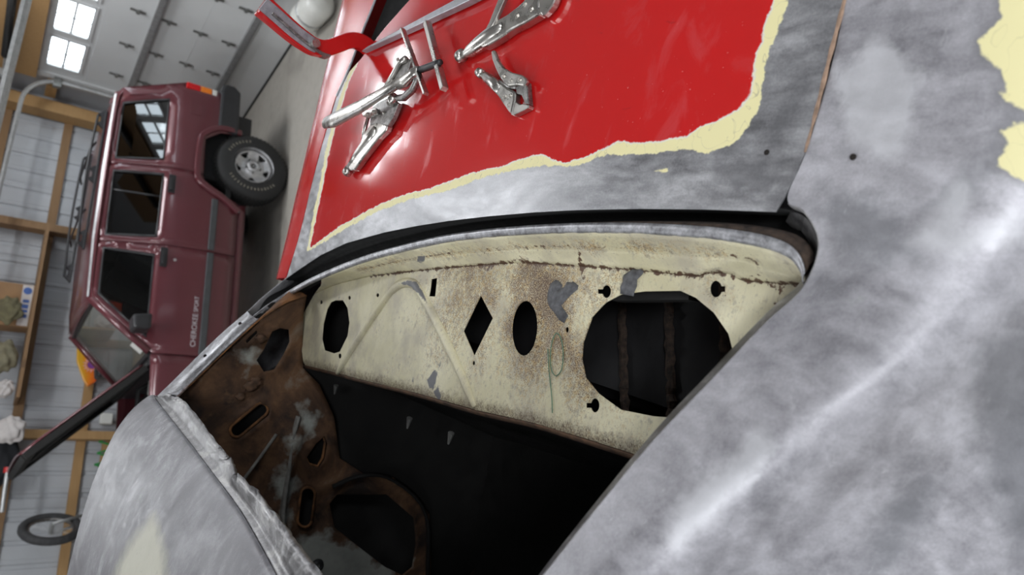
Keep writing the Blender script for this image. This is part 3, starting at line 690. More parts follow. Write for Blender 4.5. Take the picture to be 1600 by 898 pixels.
tm2 = Matrix(((1, 0, 0, -1.555), (0, 0, -1, -.0095), (0, 1, 0, .785), (0, 0, 0, 1)))
text_mesh('door_lettering', 'SPORT', .05, M['decal'], jeep, tm2)

# ================================================================== things along the back wall
def blob(name, c, r, mat, parent=None, seed=0, amp=.22, n=26, fold=5):
    V = []; rs = np.random.default_rng(seed); ph = rs.uniform(0, 6.28, 8)
    for i in range(n + 1):
        th = math.pi * i / n
        for j in range(2 * n):
            p = 2 * math.pi * j / (2 * n)
            d = np.array([math.sin(th) * math.cos(p), math.sin(th) * math.sin(p), math.cos(th)])
            k = 1 + amp * (math.sin(fold * d[0] + ph[0] + 2 * math.sin(3 * d[2] + ph[1])) * math.sin(fold * d[2] * 1.3 + ph[2]) + .5 * math.sin(2.3 * fold * d[1] + 4 * d[0] + ph[3]) * math.sin(th))
            V.append(np.array(c) + d * np.array(r) * k)
    N = 2 * n; F = [(i * N + j, i * N + (j + 1) % N, (i + 1) * N + (j + 1) % N, (i + 1) * N + j) for i in range(n) for j in range(N)]
    return link(name, V, F, mat, parent, smooth=True)
M['card'] = plain('cardboard', (.34, .20, .10), .8, 0, .12, 8)
M['blue'] = plain('blue_print', (.06, .13, .38), .6, 0, .2, 30)
M['khaki'] = plain('khaki_cloth', (.15, .135, .075), .9, 0, .35, 14, .3)
M['khaki2'] = plain('pale_khaki_cloth', (.22, .20, .13), .9, 0, .3, 14, .3)
M['whitecloth'] = plain('white_cloth', (.62, .58, .56), .85, 0, .08, 10, .2)
M['blackcloth'] = plain('black_cloth', (.016, .017, .02), .9, 0, .3, 20, .2)
M['redplastic'] = plain('red_plastic', (.55, .03, .03), .4, 0, .1, 20)
M['greenplastic'] = plain('green_plastic', (.03, .28, .06), .4, 0, .1, 20)
LYS = 2.30
in_room(tag(box('shelf_board', (-2.05, 2.12, 1.885), (-.10, BACKY - .05, 1.915), M['wood_dark']), 'dark timber shelf along the ribbed wall under the cardboard box', 'shelf'))
a = PR(60, 447, LYS); b = PR(52, 512, LYS)
bx0, bx1 = b[0], a[0]
cb = in_room(tag(empty('cardboard_box'), 'brown cardboard box with blue and white printed strip on the wall shelf', 'box'))
box('carton', (bx0, LYS, 1.916), (bx1, LYS + .24, 2.34), M['card'], cb)
box('printed_strip', (bx0 + .01, LYS - .002, 1.925), (bx1 - .005, LYS - .0005, 2.02), M['whitecloth'], cb)
w_ = bx1 - bx0
MB().lathe([(0, .003), (.04, .003), (.04, 0)], (bx1 - .07, LYS - .001, 1.972), (0, -1, 0), 20).build('printed_mark', M['blue'], cb)
for k, (o_, ww) in enumerate(((.17, .035), (.225, .045), (.285, .03), (.335, .04))):
    if o_ + ww < w_: box('printed_mark', (bx1 - o_ - ww, LYS - .004, 1.945), (bx1 - o_, LYS - .002, 2.0), M['blue'], cb)
def at(px_, py_, ly): return PR(px_, py_, ly)
p = at(22, 490, 2.16); j = in_room(tag(blob('folded_jacket', (p[0] + .03, 2.14, p[2] + .05), (.14, .04, .12), M['khaki'], None, 2, .16), 'olive khaki jacket hung over the front of the cardboard box', 'jacket'))
p = at(22, 548, 2.2); in_room(tag(blob('canvas_bag', (p[0] - .06, 2.26, 2.08), (.17, .085, .13), M['khaki2'], None, 5, .14), 'pale khaki canvas bag slumped on the shelf beside the box', 'bag'))
p = at(30, 583, 2.2); in_room(tag(blob('cloth', (p[0] - .16, 2.24, 2.02), (.09, .06, .08), M['whitecloth'], None, 8, .12), 'white rag at the end of the wall shelf beyond the canvas bag', 'cloth'))
p = at(17, 672, 2.1); in_room(tag(blob('plastic_bag', (p[0], 2.12, p[2]), (.13, .06, .12), M['whitecloth'], None, 11, .14), 'white plastic bag hanging near the tip of the open bonnet', 'bag'))
p = at(3, 715, 2.2); in_room(tag(blob('jacket', (p[0], 2.26, p[2] + .02), (.30, .08, .16), M['blackcloth'], None, 12, .12), 'black jacket hanging on the wall left of the white plastic bag', 'jacket'))
tl = in_room(tag(empty('hand_tool'), 'red tipped grey tool hanging on the wall by the black jacket', 'tool'))
p = np.array(at(12, 735, 2.1)); q = np.array(at(6, 775, 2.1))
MB().tube([p + [.03, 0, 0], p - [.02, 0, 0]], .035, 12).build('tool_head', M['redplastic'], tl)
MB().tube([p - [.02, 0, 0], q, np.array(at(3, 800, 2.1))], .02, 10).build('tool_handle', M['galv'], tl)
# board with a sun
def board_mat():
    s = NT('sunburst_board'); sp = s.n('SeparateXYZ', {0: s.tc.outputs['Object']}); x = sp.outputs[0]; z = sp.outputs[2]
    g = s.math('ADD', s.math('MULTIPLY', z, -2.2), s.math('MULTIPLY', s.noise(5), .35)); c = s.ramp(g, [(.0, (.75, .40, .03)), (.2, (.80, .20, .02)), (.42, (.70, .06, .02))]); 
    s.set(color=c, rough=.3); return s.m
M['board'] = board_mat()
tip = np.array(at(137, 604, 2.42)); LB = 1.25
pts = [(0, 0), (.06, .055), (.14, .10), (.26, .165), (.42, .20), (.7, .20), (.95, .17), (1.12, .11), (1.22, .04), (1.25, 0)]
out = [(t, h) for t, h in pts] + [(t, -h) for t, h in pts[::-1][1:-1]]
ang = -.10
sb = in_room(tag(empty('surf_board'), 'orange and yellow pointed board with purple sun hung behind the maroon car', 'board'))
sb.location = tuple(RO + EX * tip[0] + EY * 2.42 + np.array([0, 0, tip[2]]))
MB().prism([(t * math.cos(ang) - h * math.sin(ang), 0, t * math.sin(ang) + h * math.cos(ang)) for t, h in out], (0, .04, 0)).build('deck', M['board'], sb, bevel=.012)
M['purple'] = plain('purple_print', (.22, .06, .30), .4, 0, .1, 30); M['pink'] = plain('pink_print', (.80, .42, .40), .4, 0, .1, 30)
sx, sz = .25, -.01
MB().lathe([(0, .005), (.045, .005), (.045, 0)], (sx, 0, sz), (0, -1, 0), 20).build('sun_disc', M['purple'], sb)
for k in range(14):
    t = 2 * math.pi * k / 14
    MB().prism([(sx + .055 * math.cos(t - .2), -.004, sz + .055 * math.sin(t - .2)), (sx + .055 * math.cos(t + .2), -.004, sz + .055 * math.sin(t + .2)), (sx + .095 * math.cos(t), -.004, sz + .095 * math.sin(t))], (0, .003, 0)).build('sun_ray', M['pink'], sb)
# bicycle hung up by its front wheel
bc = np.array(at(80, 826, 2.08)); r_b = (at(28, 826, 2.08)[2] - at(132, 826, 2.08)[2]) / 2
bk = in_room(tag(empty('bicycle'), 'black tyred bicycle hanging by its front wheel on the wall', 'bicycle'))
bk.location = room(bc[0], 2.08, bc[2]); bk.rotation_euler = (0, 0, RA + 1.02)
M['tyre2'] = plain('dusty_tyre', (.05, .05, .052), .85, 0, .4, 30, .2)
def bwheel(cx, cz, nm):
    w = empty('wheel', (cx, 0, cz), 0, bk)
    MB().tube([((r_b - .04) * math.cos(t), 0, (r_b - .04) * math.sin(t)) for t in np.linspace(0, 2 * math.pi, 49)], .04, 10, caps=False).build('tyre', M['tyre2'], w, smooth=True)
    MB().tube([((r_b - .085) * math.cos(t), 0, (r_b - .085) * math.sin(t)) for t in np.linspace(0, 2 * math.pi, 49)], .014, 8, caps=False).build('rim', M['chrome_dark'], w, smooth=True)
    for k in range(24):
        t = 2 * math.pi * k / 24; MB().tube([(.015 * math.cos(t + 1), .02 * (-1) ** k, .015 * math.sin(t + 1)), ((r_b - .065) * math.cos(t), 0, (r_b - .065) * math.sin(t))], .0015, 4).build('spoke', M['galv'], w)
    MB().tube([(0, -.05, 0), (0, .05, 0)], .018, 12).build('hub', M['galv'], w)
bwheel(0, 0, 'front'); bwheel(.10, -1.02, 'rear')
for s_ in (-.055, .055): MB().tube([(0, s_, 0), (.18, s_ * .8, -.30)], .014, 8).build('fork_blade', M['galv'], bk, smooth=True)
hp = np.array([.18, 0, -.30]); hq = np.array([.27, 0, -.44])
for nm, A, B, r in (('head_tube', hp, hq, .022), ('down_tube', (.25, 0, -.42), (.02, 0, -.62), .02), ('top_tube', (.27, 0, -.44), (.34, 0, -.90), .018), ('seat_tube', (.02, 0, -.62), (.40, 0, -.92), .018), ('chain_stay', (.02, 0, -.62), (.10, 0, -1.02), .012), ('seat_stay', (.34, 0, -.90), (.10, 0, -1.02), .010)):
    MB().tube([A, B], r, 10).build(nm, M['blackcloth'], bk, smooth=True)
MB().tube([(.28, -.28, -.40), (.30, -.1, -.46), (.30, .1, -.46), (.28, .28, -.40)], .014, 8).build('handlebar', M['black_plastic'], bk, smooth=True)
for s_ in (-1, 1): MB().tube([(.28, s_ * .18, -.405), (.27, s_ * .30, -.395)], .02, 10).build('grip', M['rubber'], bk, smooth=True)
blob('saddle', (.43, 0, -.95), (.05, .06, .13), M['rubber'], bk, 3, .05)
MB().lathe([(0, -.01), (.09, -.01), (.09, .01), (0, .01)], (.02, .04, -.62), (0, 1, 0), 28).build('chainring', M['chrome_dark'], bk)
# clips and small box hung on the wall
for k, (px_, py_) in enumerate(((162, 690), (159, 708), (155, 726))):
    p = at(px_, py_, BACKY - .08); cl = in_room(tag(empty('spring_clamp'), ['green spring clamp nearest the maroon car on the wall rail', 'middle green spring clamp on the wall rail', 'green spring clamp farthest from the maroon car on the wall rail'][k], 'clamp', 'green clamps on the wall'))
    cl.location = room(p[0], BACKY - .10, p[2])
    for s_ in (-1, 1): MB().bar((0, 0, .05), (s_ * .03, 0, -.05), .02, .022, (0, 1, 0)).build('clamp_arm', M['greenplastic'], cl, bevel=.004)
    MB().tube([(0, -.015, .0), (0, .015, .0)], .014, 10).build('clamp_spring', M['galv_dark'], cl)
p = at(166, 654, BACKY - .10); in_room(tag(box('outlet_box', (p[0] - .06, BACKY - .13, p[2] - .06), (p[0] + .06, BACKY - .045, p[2] + .06), M['white_plastic'], bevel=.008), 'small white electrical box on the back wall below the bonnet', 'outlet'))
# white tank on the floor by the door
g = PZ(486, 6, .10); lx = EX @ (g - RO); ly = EY @ (g - RO)
tk = empty('white_tank', room(lx, ly, 0), RA); tag(tk, 'white rounded tank lying on the floor against the garage door', 'tank')
MB().lathe([(0, .0), (.06, .005), (.12, .03), (.15, .08), (.155, .14), (.155, .45), (.15, .52), (.1, .58), (0, .6)], (-.20, .10, .157), (-.25, -1, 0), 32).build('tank_body', M['white_plastic'], tk, smooth=True)
MB().lathe([(.157, .0), (.16, .006), (.16, .03), (.157, .036)], (-.26, -.14, .157), (-.25, -1, 0), 32).build('band', M['galv'], tk)

# ================================================================== the stripped car body
car = tag(empty('car_shell', (0, 0, 0)), 'bare metal and red vintage car shell with its rear window out', 'car')
def zd(x, y): return 1.672 - .026 * ((y - 1.04) / .68) ** 2 - .03 * max(0.0, x - .12) - .02 * max(0.0, -x)
def zdv(P): return np.array([zd(x, y) for x, y in P])
def deck(px_): return [PO(x, y, zd) for x, y in px_]
EDGE = [(443, 438), (470, 419), (500, 399), (540, 380), (600, 363), (650, 353), (700, 345), (760, 338), (830, 332), (900, 328), (1000, 326), (1100, 327), (1160, 329), (1212, 331)]
SEAM = [(1224, 312), (1242, 276), (1258, 238), (1270, 195), (1283, 145), (1297, 88), (1311, 35), (1320, 0), (1334, -65)]
REAR = [(1330, -160), (1100, -150), (820, -120), (690, -55), (640, 0), (600, 45), (564, 92)]
FARE = [(546, 112), (526, 150), (514, 190), (502, 230), (489, 280), (477, 330), (464, 380), (449, 430)]
outl = deck(EDGE + SEAM + REAR + FARE)
RED = [(484, 388), (515, 365), (530, 353), (552, 342), (575, 328), (592, 319), (610, 312), (640, 301), (662, 297), (700, 284), (725, 274), (760, 264), (785, 260), (812, 248), (832, 242), (850, 241), (866, 250), (880, 254), (914, 245), (947, 230), (972, 215), (986, 224), (1028, 220), (1073, 211), (1096, 196), (1132, 184), (1150, 173), (1168, 155), (1175, 130), (1179, 90), (1190, 67), (1195, 36), (1206, 9), (1214, -30), (1228, -90), (1240, -200), (560, -200), (640, -5), (562, 92), (545, 128), (532, 172), (518, 222), (506, 281), (496, 332)]
YELP = [(479, 394), (515, 373), (550, 351), (592, 329), (640, 312), (700, 297), (760, 276), (800, 266), (850, 258), (880, 260), (912, 257), (950, 240), (990, 243), (1030, 238), (1075, 233), (1102, 240), (1140, 226), (1165, 208), (1188, 165), (1190, 130), (1200, 90), (1212, 60), (1222, 30), (1234, 0), (1252, -90), (1262, -210), (550, -210), (632, -8), (556, 92), (538, 130), (524, 176), (511, 224), (500, 282), (490, 334)]
V2, F2 = cdt([p[:2] for p in outl], [], .011)
V3 = np.column_stack([V2, zdv(V2)])
dk = link('rear_deck', V3, F2, M['deck'], car, smooth=True, attrs={'sr': sd_poly(V3, RED), 'sy': np.minimum(sd_poly(V3, YELP), np.minimum(sd_poly(V3, [(1076, 279), (1090, 270), (1104, 266), (1108, 270), (1094, 278)]), sd_poly(V3, [(1020, 268), (1040, 262), (1046, 265), (1030, 271)]))), 'sd': np.min([sd_poly(V3, q_) for q_ in ([(1200, 210), (1250, 120), (1266, 122), (1245, 180), (1215, 235), (1190, 250)], [(1120, 240), (1170, 250), (1215, 270), (1225, 300), (1150, 300), (1110, 270)], [(1195, 325), (1240, 250), (1262, 226), (1240, 290), (1215, 330)])], axis=0)}, solid=.0015, split=True)
# raised brazed seam and drilled holes
sm = [PO(x, y, zd) + np.array([0, 0, .0004]) for x, y in densify([(1258, 238)] + SEAM[3:], 12, False)]
MB().tube(sm, [.0012 + .0011 * min(1, i / 6) + .0005 * math.sin(i * 1.7) for i in range(len(sm))], 8, .35).build('brazed_seam', M['braze'], car, smooth=True)
def drill(x, y, r, surf_z, parent=car):
    p = PZ(x, y, surf_z) if not callable(surf_z) else PO(x, y, surf_z)
    MB().lathe([(0, .0006), (r, .0006), (r * 1.05, -.0006)], p, (0, 0, 1), 14).build('drilled_hole', M['hole'], parent)
drill(1198, 238, .0027, zd)

# ------------------------------ near quarter panel and rear pillar
def W(px_, py_, z): return tuple(PZ(px_, py_, z))
sp0 = PO(1320, 0, zd); sp1 = PO(1265, 215, zd); sp2 = PO(1228, 309, zd)
A = [(1.02, .40, 1.60), (.62, .355, 1.648), tuple(sp0 + [.001, -.0015, 0]), tuple(sp1 + [.001, -.0015, 0]), tuple(sp2 + [.001, -.0015, .0]), W(1255, 328, 1.653), W(1277, 364, 1.656), W(1277, 402, 1.661), W(1251, 455, 1.671), W(1200, 502, 1.688), W(1100, 606, 1.714), W(1000, 713, 1.744), W(850, 898, 1.80), W(740, 1040, 1.85), (-.44, .47, 1.915)]
B = [(1.02, .21, 1.54), (.62, .165, 1.59), (.33, .160, 1.612), (.2, .172, 1.625), (.135, .18, 1.632), (.118, .184, 1.635), (.102, .188, 1.638), (.085, .193, 1.642), (.06, .20, 1.652), (.03, .213, 1.668), (-.02, .234, 1.692), (-.08, .266, 1.712), (-.17, .316, 1.742), (-.27, .362, 1.795), (-.44, .415, 1.87)]
A = np.array(A); B = np.array(B)
As = A.copy()
for _ in range(5): As[1:-1] = .25 * As[:-2] + .5 * As[1:-1] + .25 * As[2:]
Mid = As * .45 + B * .55 + np.array([0, 0, .016]); Mid0 = (A * .55 + As * .45) * .84 + B * .16 + np.array([0, 0, .005])
Cc = B + np.array([0, -.045, -.10]); Dd = B * np.array([1, 0, 0]) + np.array([0, .105, 1.40]); Ee = B * np.array([1, 0, 0]) + np.array([0, .11, .95])
Alip = A + np.array([-.002, .006, -.012])
V, F = loft([A, Mid0, Mid, B, Cc, Dd, Ee], 150, 60)
Q_Y1 = [(1620, -20), (1560, -10), (1564, 27), (1528, 58), (1537, 85), (1560, 108), (1577, 126), (1560, 140), (1582, 162), (1600, 169), (1700, 180), (1700, -20)]
Q_Y2 = [(1700, 185), (1600, 191), (1564, 207), (1575, 229), (1550, 256), (1600, 286), (1700, 300)]
sdy = np.minimum(sd_poly(V, Q_Y1), sd_poly(V, Q_Y2))
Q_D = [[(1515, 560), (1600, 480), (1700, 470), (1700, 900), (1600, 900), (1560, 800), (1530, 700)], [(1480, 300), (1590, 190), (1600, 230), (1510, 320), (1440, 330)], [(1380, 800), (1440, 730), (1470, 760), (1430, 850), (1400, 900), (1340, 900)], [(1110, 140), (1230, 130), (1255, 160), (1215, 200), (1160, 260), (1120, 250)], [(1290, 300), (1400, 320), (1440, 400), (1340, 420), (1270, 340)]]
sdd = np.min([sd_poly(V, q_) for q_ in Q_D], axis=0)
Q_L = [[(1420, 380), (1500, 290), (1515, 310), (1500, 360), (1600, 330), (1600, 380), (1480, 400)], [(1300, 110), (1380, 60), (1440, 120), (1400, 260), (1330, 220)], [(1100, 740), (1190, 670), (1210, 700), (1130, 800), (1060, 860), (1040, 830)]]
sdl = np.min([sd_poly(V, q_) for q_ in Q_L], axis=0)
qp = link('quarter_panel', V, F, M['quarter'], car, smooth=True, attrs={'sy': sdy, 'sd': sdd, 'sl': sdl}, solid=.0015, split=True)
# folded inner lip of the window opening along the pillar
Al = catmull(A, 150)
Lp = []
for i, p in enumerate(Al):
    t = Al[min(i + 1, 149)] - Al[max(i - 1, 0)]; t /= np.linalg.norm(t); inn = np.cross(np.array([0, 0, 1.0]), t); inn /= np.linalg.norm(inn)
    s_ = -1 if inn @ (np.array([-.3, 1.0, 1.7]) - p) < 0 else 1
    Lp.append((p, p + np.array([0, 0, -.012]) + s_ * inn * .003, p + np.array([0, 0, -.022]) + s_ * inn * .018))
i0 = 45
Vl = [q_ for r in Lp[i0:] for q_ in r]; link('pillar_flange', Vl, grid_faces(150 - i0, 3), M['steel_ragged'], car, smooth=True, solid=.001)
# drilled hole on the near side
best = V[np.argmin(np.linalg.norm(project(V)[0] - np.array([1331, 243]), axis=1))]
MB().lathe([(0, .0016), (.0028, .0016), (.003, -.002)], tuple(best), (0, -.05, 1), 14).build('drilled_hole', M['hole'], car)

# ------------------------------ far quarter panel (seen edge-on)
FA = deck([(447, 434), (464, 380), (477, 330), (489, 280), (502, 230), (514, 190), (526, 150)]) 
FA += deck([(548, 100), (566, 50), (586, 0), (606, -60), (640, -160)])
FB = [PZ(x, y, 1.615) for x, y in ((439, 438), (455, 372), (467, 318), (479, 268), (491, 215), (502, 168), (510, 130), (520, 85), (530, 40), (541, -5), (556, -65), (580, -160))]
FA = np.array(FA); FB = np.array(FB)
Fm = FA * .4 + FB * .6 + np.array([0, 0, .014]); FC = FB + np.array([0, .02, -.10]); FD = FB + np.array([0, .03, -.5])
V, F = loft([FA, Fm, FB, FC, FD], 90, 30)
link('far_quarter_panel', V, F, M['red'], car, smooth=True, solid=-.0015, split=True)
MB().tube([p + np.array([0, -.004, .001]) for p in catmull(FA[6:], 24)], .004, 8, .6).build('boot_gutter_bead', M['bar_grey'], car, smooth=True)
gut = np.array([p + np.array([0, -.02, -.02]) for p in FA[6:]]); g2 = gut + np.array([0, -.16, -.06]); V = np.vstack([gut, g2]); n_ = len(gut)
link('boot_gutter', V, [(i, i + 1, n_ + i + 1, n_ + i) for i in range(n_ - 1)], M['black_seal'], car, solid=.002)

# ------------------------------ window channel, lip, riser and parcel shelf
LIP = [(385, 503), (412, 481), (440, 463), (470, 445), (500, 430), (540, 413), (580, 399), (620, 388), (660, 378), (700, 370), (760, 362), (820, 357), (880, 354), (940, 353), (1000, 354), (1060, 357), (1120, 362), (1180, 371), (1220, 383), (1240, 396), (1252, 414), (1256, 432)]
E2 = [(384, 497), (412, 468)] + EDGE + [(1240, 336), (1262, 350), (1275, 380), (1276, 400)]
lipw = np.array([PZ(x, y, 1.655 + (.07 if x < 400 else .035 if x < 430 else 0)) for x, y in LIP]); lipw = catmull(lipw, 120)
edgw = np.array([(PZ(x, y, 1.655 + (.07 if x < 400 else .035)) if x < 430 else PO(x, y, zd) + np.array([0, 0, -.002])) for x, y in E2]); edgw = catmull(edgw, 120)
def strip_rows(rows, name, mat, **k):
    V = np.array(rows).transpose(1, 0, 2).reshape(-1, 3); return link(name, V, grid_faces(len(rows[0]), len(rows)), mat, car, smooth=True, **k)
dn = np.array([0, 0, -1.0])
strip_rows([edgw + np.array([.004, 0, 0]), edgw + dn * .03 + np.array([.004, 0, 0]), edgw * .5 + lipw * .5 + dn * .05, lipw + dn * .04 + np.array([.008, 0, 0]), lipw + dn * .010 + np.array([.006, 0, 0])], 'window_channel', M['black_seal'], solid=.001)
# rusty step then bright lip
lx_ = np.array([1.0, 0, 0])
wl = np.linspace(0, 1, 120)[:, None]
strip_rows([lipw + dn * .011 + lx_ * (.005 + .012 * np.clip((wl - .55) / .45, 0, 1)), lipw + dn * .004 + lx_ * (.004 + .006 * np.clip((wl - .55) / .45, 0, 1)), lipw + lx_ * .003 + dn * .0015], 'channel_step', M['trunk_rust'], solid=.001)
jit = rng.normal(0, .0003, (120, 1))
strip_rows([lipw + lx_ * .004 + dn * .001, lipw + jit * dn, lipw - lx_ * (.006 + jit) + dn * .002, lipw - lx_ * .007 + dn * .006], 'window_lip', M['steel_edge'], solid=.001)
ZSH = 1.60
SEAML = [(492, 458), (520, 446), (545, 439), (580, 431), (640, 424), (700, 418), (760, 413), (805, 410), (860, 412), (920, 416), (980, 420), (1040, 426), (1090, 430), (1106, 425), (1140, 427), (1158, 436), (1200, 440), (1252, 443), (1300, 446)]
seamw = catmull([PZ(x, y, ZSH) for x, y in SEAML], 120)
lip_r = catmull([PZ(x, y, 1.655) for x, y in LIP[4:]], 120)
l0 = lip_r - lx_ * .006 + dn * .004
R_ = [l0]
for f_ in (.12, .25, .38, .47, .49, .53, .55, .62, .72, .86, 1.0):
    drop = np.interp(f_, [0, .25, .48, .54, 1], [0, .34, .60, .62, 1])
    q_ = l0 * (1 - f_) + seamw * f_; q_[:, 2] = l0[:, 2] * (1 - drop) + ZSH * drop; R_.append(q_)
V = np.array(R_).transpose(1, 0, 2).reshape(-1, 3)
RUSTL = [[(478, 470), (520, 448), (600, 424), (700, 414), (800, 408), (900, 412), (1000, 420), (1100, 432), (1200, 440), (1260, 443)], [(560, 418), (640, 404), (700, 397), (760, 392), (860, 384), (960, 385), (1060, 390), (1150, 398), (1200, 410)]]
STEPL = [(560, 420), (600, 412), (650, 402), (700, 395), (760, 390), (820, 385), (880, 383), (960, 384), (1040, 388), (1120, 394), (1180, 402)]
SEAMM = [[(580, 431), (640, 424), (700, 418), (760, 413), (800, 410)], [(800, 410), (806, 410), (806, 402), (817, 402), (817, 410), (860, 412), (920, 416), (980, 420), (1040, 426)], [(1040, 426), (1090, 431), (1106, 425), (1140, 428), (1158, 437), (1200, 441), (1252, 444)], [(755, 393), (757, 404)], [(750, 413), (757, 424), (770, 413)], [(905, 390), (912, 436)], [(1182, 408), (1186, 440)], [(1217, 442), (1215, 475)]]
far_ = np.full(len(V), 1.0)
link('shelf_riser', V, grid_faces(120, len(R_)), M['shelf'], car, smooth=True, solid=.0012,
     attrs={'seam': np.minimum(sd_lines(V, SEAMM), sd_lines(V, [STEPL]) + .0022), 'front': far_, 'patch': sd_poly(V, [(651, 400), (666, 398), (664, 407), (657, 411), (653, 408)]), 'rust': np.clip(.50 - 26 * sd_lines(V, [STEPL]), .12, 1)})
ell = lambda cx, cy, a, b, tilt=0, n=28: [(cx + a * math.cos(t) * math.cos(tilt) - b * math.sin(t) * math.sin(tilt), cy + a * math.cos(t) * math.sin(tilt) + b * math.sin(t) * math.cos(tilt)) for t in np.linspace(0, 2 * math.pi, n, endpoint=False)]
H_FAR = [(524, 469), (536, 469), (543, 481), (546, 504), (543, 525), (531, 549), (522, 552), (507, 547), (503, 530), (505, 506), (511, 483), (517, 472)]
H_DIA = [(751, 461), (770, 497), (741, 556), (724, 517)]
H_SLOT = [(674, 436), (683, 434), (680, 463), (671, 463)]
H_RND = ell(822, 513, 20, 43, .05)
H_BIG = [(909, 561), (911, 535), (925, 495), (946, 472), (970, 460), (1007, 455), (1063, 454), (1087, 465), (1115, 488), (1138, 521), (1146, 551), (1142, 590), (1125, 620), (1100, 641), (1060, 653), (1020, 650), (970, 640), (935, 615), (915, 590)]
def keyhole(cx, cy, a, b, s): return [(cx + a * math.cos(t), cy + b * math.sin(t)) for t in np.linspace(.35, 2 * math.pi - .35, 16)] + [(cx + a * 1.7, cy - b * .35), (cx + a * 1.7, cy + b * .35)] if s > 0 else [(cx - a * math.cos(t), cy - b * math.sin(t)) for t in np.linspace(.35, 2 * math.pi - .35, 16)] + [(cx - a * 1.8, cy + b * .35), (cx - a * 1.8, cy - b * .35)]
H_K = [keyhole(1117, 451, 9, 13, 1), keyhole(946, 455, 7, 10, -1), keyhole(928, 633, 7, 11, -1)]
H_S = [ell(886, 515, 2.6, 4.5), ell(740, 567, 2, 3.5), ell(502, 472, 2, 3), ell(546, 465, 2, 3.2), ell(590, 461, 2.4, 3), ell(531, 556, 2.5, 4)]
FRONT = [(474, 570), (520, 581), (560, 592), (650, 614), (745, 641), (830, 660), (900, 681), (1000, 713), (1060, 733), (1150, 760)]
sh_out = [tuple(p[:2]) for p in seamw[::3]] + [tuple(PZ(x, y, ZSH)[:2]) for x, y in ((1300, 520), (1260, 640))] + [tuple(PZ(x, y, ZSH)[:2]) for x, y in FRONT[::-1]] + [tuple(PZ(x, y, ZSH)[:2]) for x, y in ((470, 530), (474, 490))]
holes = [[tuple(PZ(x, y, ZSH)[:2]) for x, y in h] for h in [H_FAR, H_DIA, H_SLOT, H_RND, H_BIG] + H_K + H_S]
V2, F2 = cdt(sh_out, holes, .0075)
RIB = [(526, 584), (560, 530), (598, 470), (615, 450), (632, 441), (648, 443), (660, 460), (690, 515), (720, 580), (747, 646)]
V0 = np.column_stack([V2, np.full(len(V2), ZSH)])
rw = catmull([PZ(x, y, ZSH)[:2] for x, y in RIB], 60)
dr = dist_line(V2, rw); z = ZSH + .003 * np.exp(-(dr / .013) ** 2)
for h in (H_RND,):
    dh = dist_line(V2, [PZ(x, y, ZSH)[:2] for x, y in h], True); z = z + .003 * np.exp(-(dh / .005) ** 2)
for h in H_K:
    c = np.mean([PZ(x, y, ZSH)[:2] for x, y in h], 0); z = z - .0025 * np.exp(-(np.linalg.norm(V2 - c, axis=1) / .012) ** 4)
frw = [PZ(x, y, ZSH)[:2] for x, y in FRONT]; dfr = dist_line(V2, frw)
z = z - .004 * np.exp(-dfr / .006)
Vs = np.column_stack([V2, z])
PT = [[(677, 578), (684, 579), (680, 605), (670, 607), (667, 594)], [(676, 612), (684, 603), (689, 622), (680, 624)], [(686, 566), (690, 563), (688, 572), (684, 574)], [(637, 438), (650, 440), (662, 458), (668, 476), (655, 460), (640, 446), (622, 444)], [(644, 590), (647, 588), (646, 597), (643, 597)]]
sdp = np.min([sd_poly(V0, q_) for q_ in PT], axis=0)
ctr = PZ(850, 478, ZSH)[:2]; c2 = PZ(740, 455, ZSH)[:2]; c3 = PZ(930, 530, ZSH)[:2]
rz = np.maximum(.55 * np.exp(-(np.linalg.norm(V2 - c2, axis=1) / .14) ** 2), np.maximum(.75 * np.exp(-(np.linalg.norm(V2 - ctr, axis=1) / .12) ** 2), .50 * np.exp(-(np.linalg.norm(V2 - c3, axis=1) / .12) ** 2)))
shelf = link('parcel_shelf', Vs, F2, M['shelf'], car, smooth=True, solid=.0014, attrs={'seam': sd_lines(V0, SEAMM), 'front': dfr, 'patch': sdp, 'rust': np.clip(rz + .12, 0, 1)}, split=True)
rp = catmull([PZ(x, y, ZSH + .001) for x, y in ((527, 583), (545, 555), (575, 508), (600, 470), (616, 451), (632, 442), (648, 444), (659, 459), (676, 489), (700, 537), (722, 585), (742, 635))], 70)
rm = MB().tube(rp, [(.0095 if 24 < i < 60 else .0085) * min(1, .55 + .12 * min(i, 69 - i)) for i in range(70)], 14, .85); rV = np.array(rm.v)
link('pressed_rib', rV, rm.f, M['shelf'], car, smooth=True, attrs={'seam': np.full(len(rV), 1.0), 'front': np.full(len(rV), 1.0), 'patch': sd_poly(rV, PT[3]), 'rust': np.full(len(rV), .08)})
# rolled front edge of the shelf, rear seat bulkhead
fc = catmull([PZ(x, y, ZSH - .004) for x, y in FRONT], 60)
strip_rows([fc, fc + np.array([-.006, 0, -.006]), fc + np.array([-.007, 0, -.030]), fc + np.array([.012, 0, -.034])], 'shelf_front_edge', M['rust_edge'], solid=.0015)
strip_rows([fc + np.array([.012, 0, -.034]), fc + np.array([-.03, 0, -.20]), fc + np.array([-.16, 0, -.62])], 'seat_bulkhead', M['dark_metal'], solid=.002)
for x, y in ((525, 602), (640, 653), (705, 676)):
    p = PZ(x, y, ZSH - .05); MB().tube([p, p + np.array([-.022, .008, -.004])], [.006, .002], 8).build('trim_clip', M['galv_dark'], car)
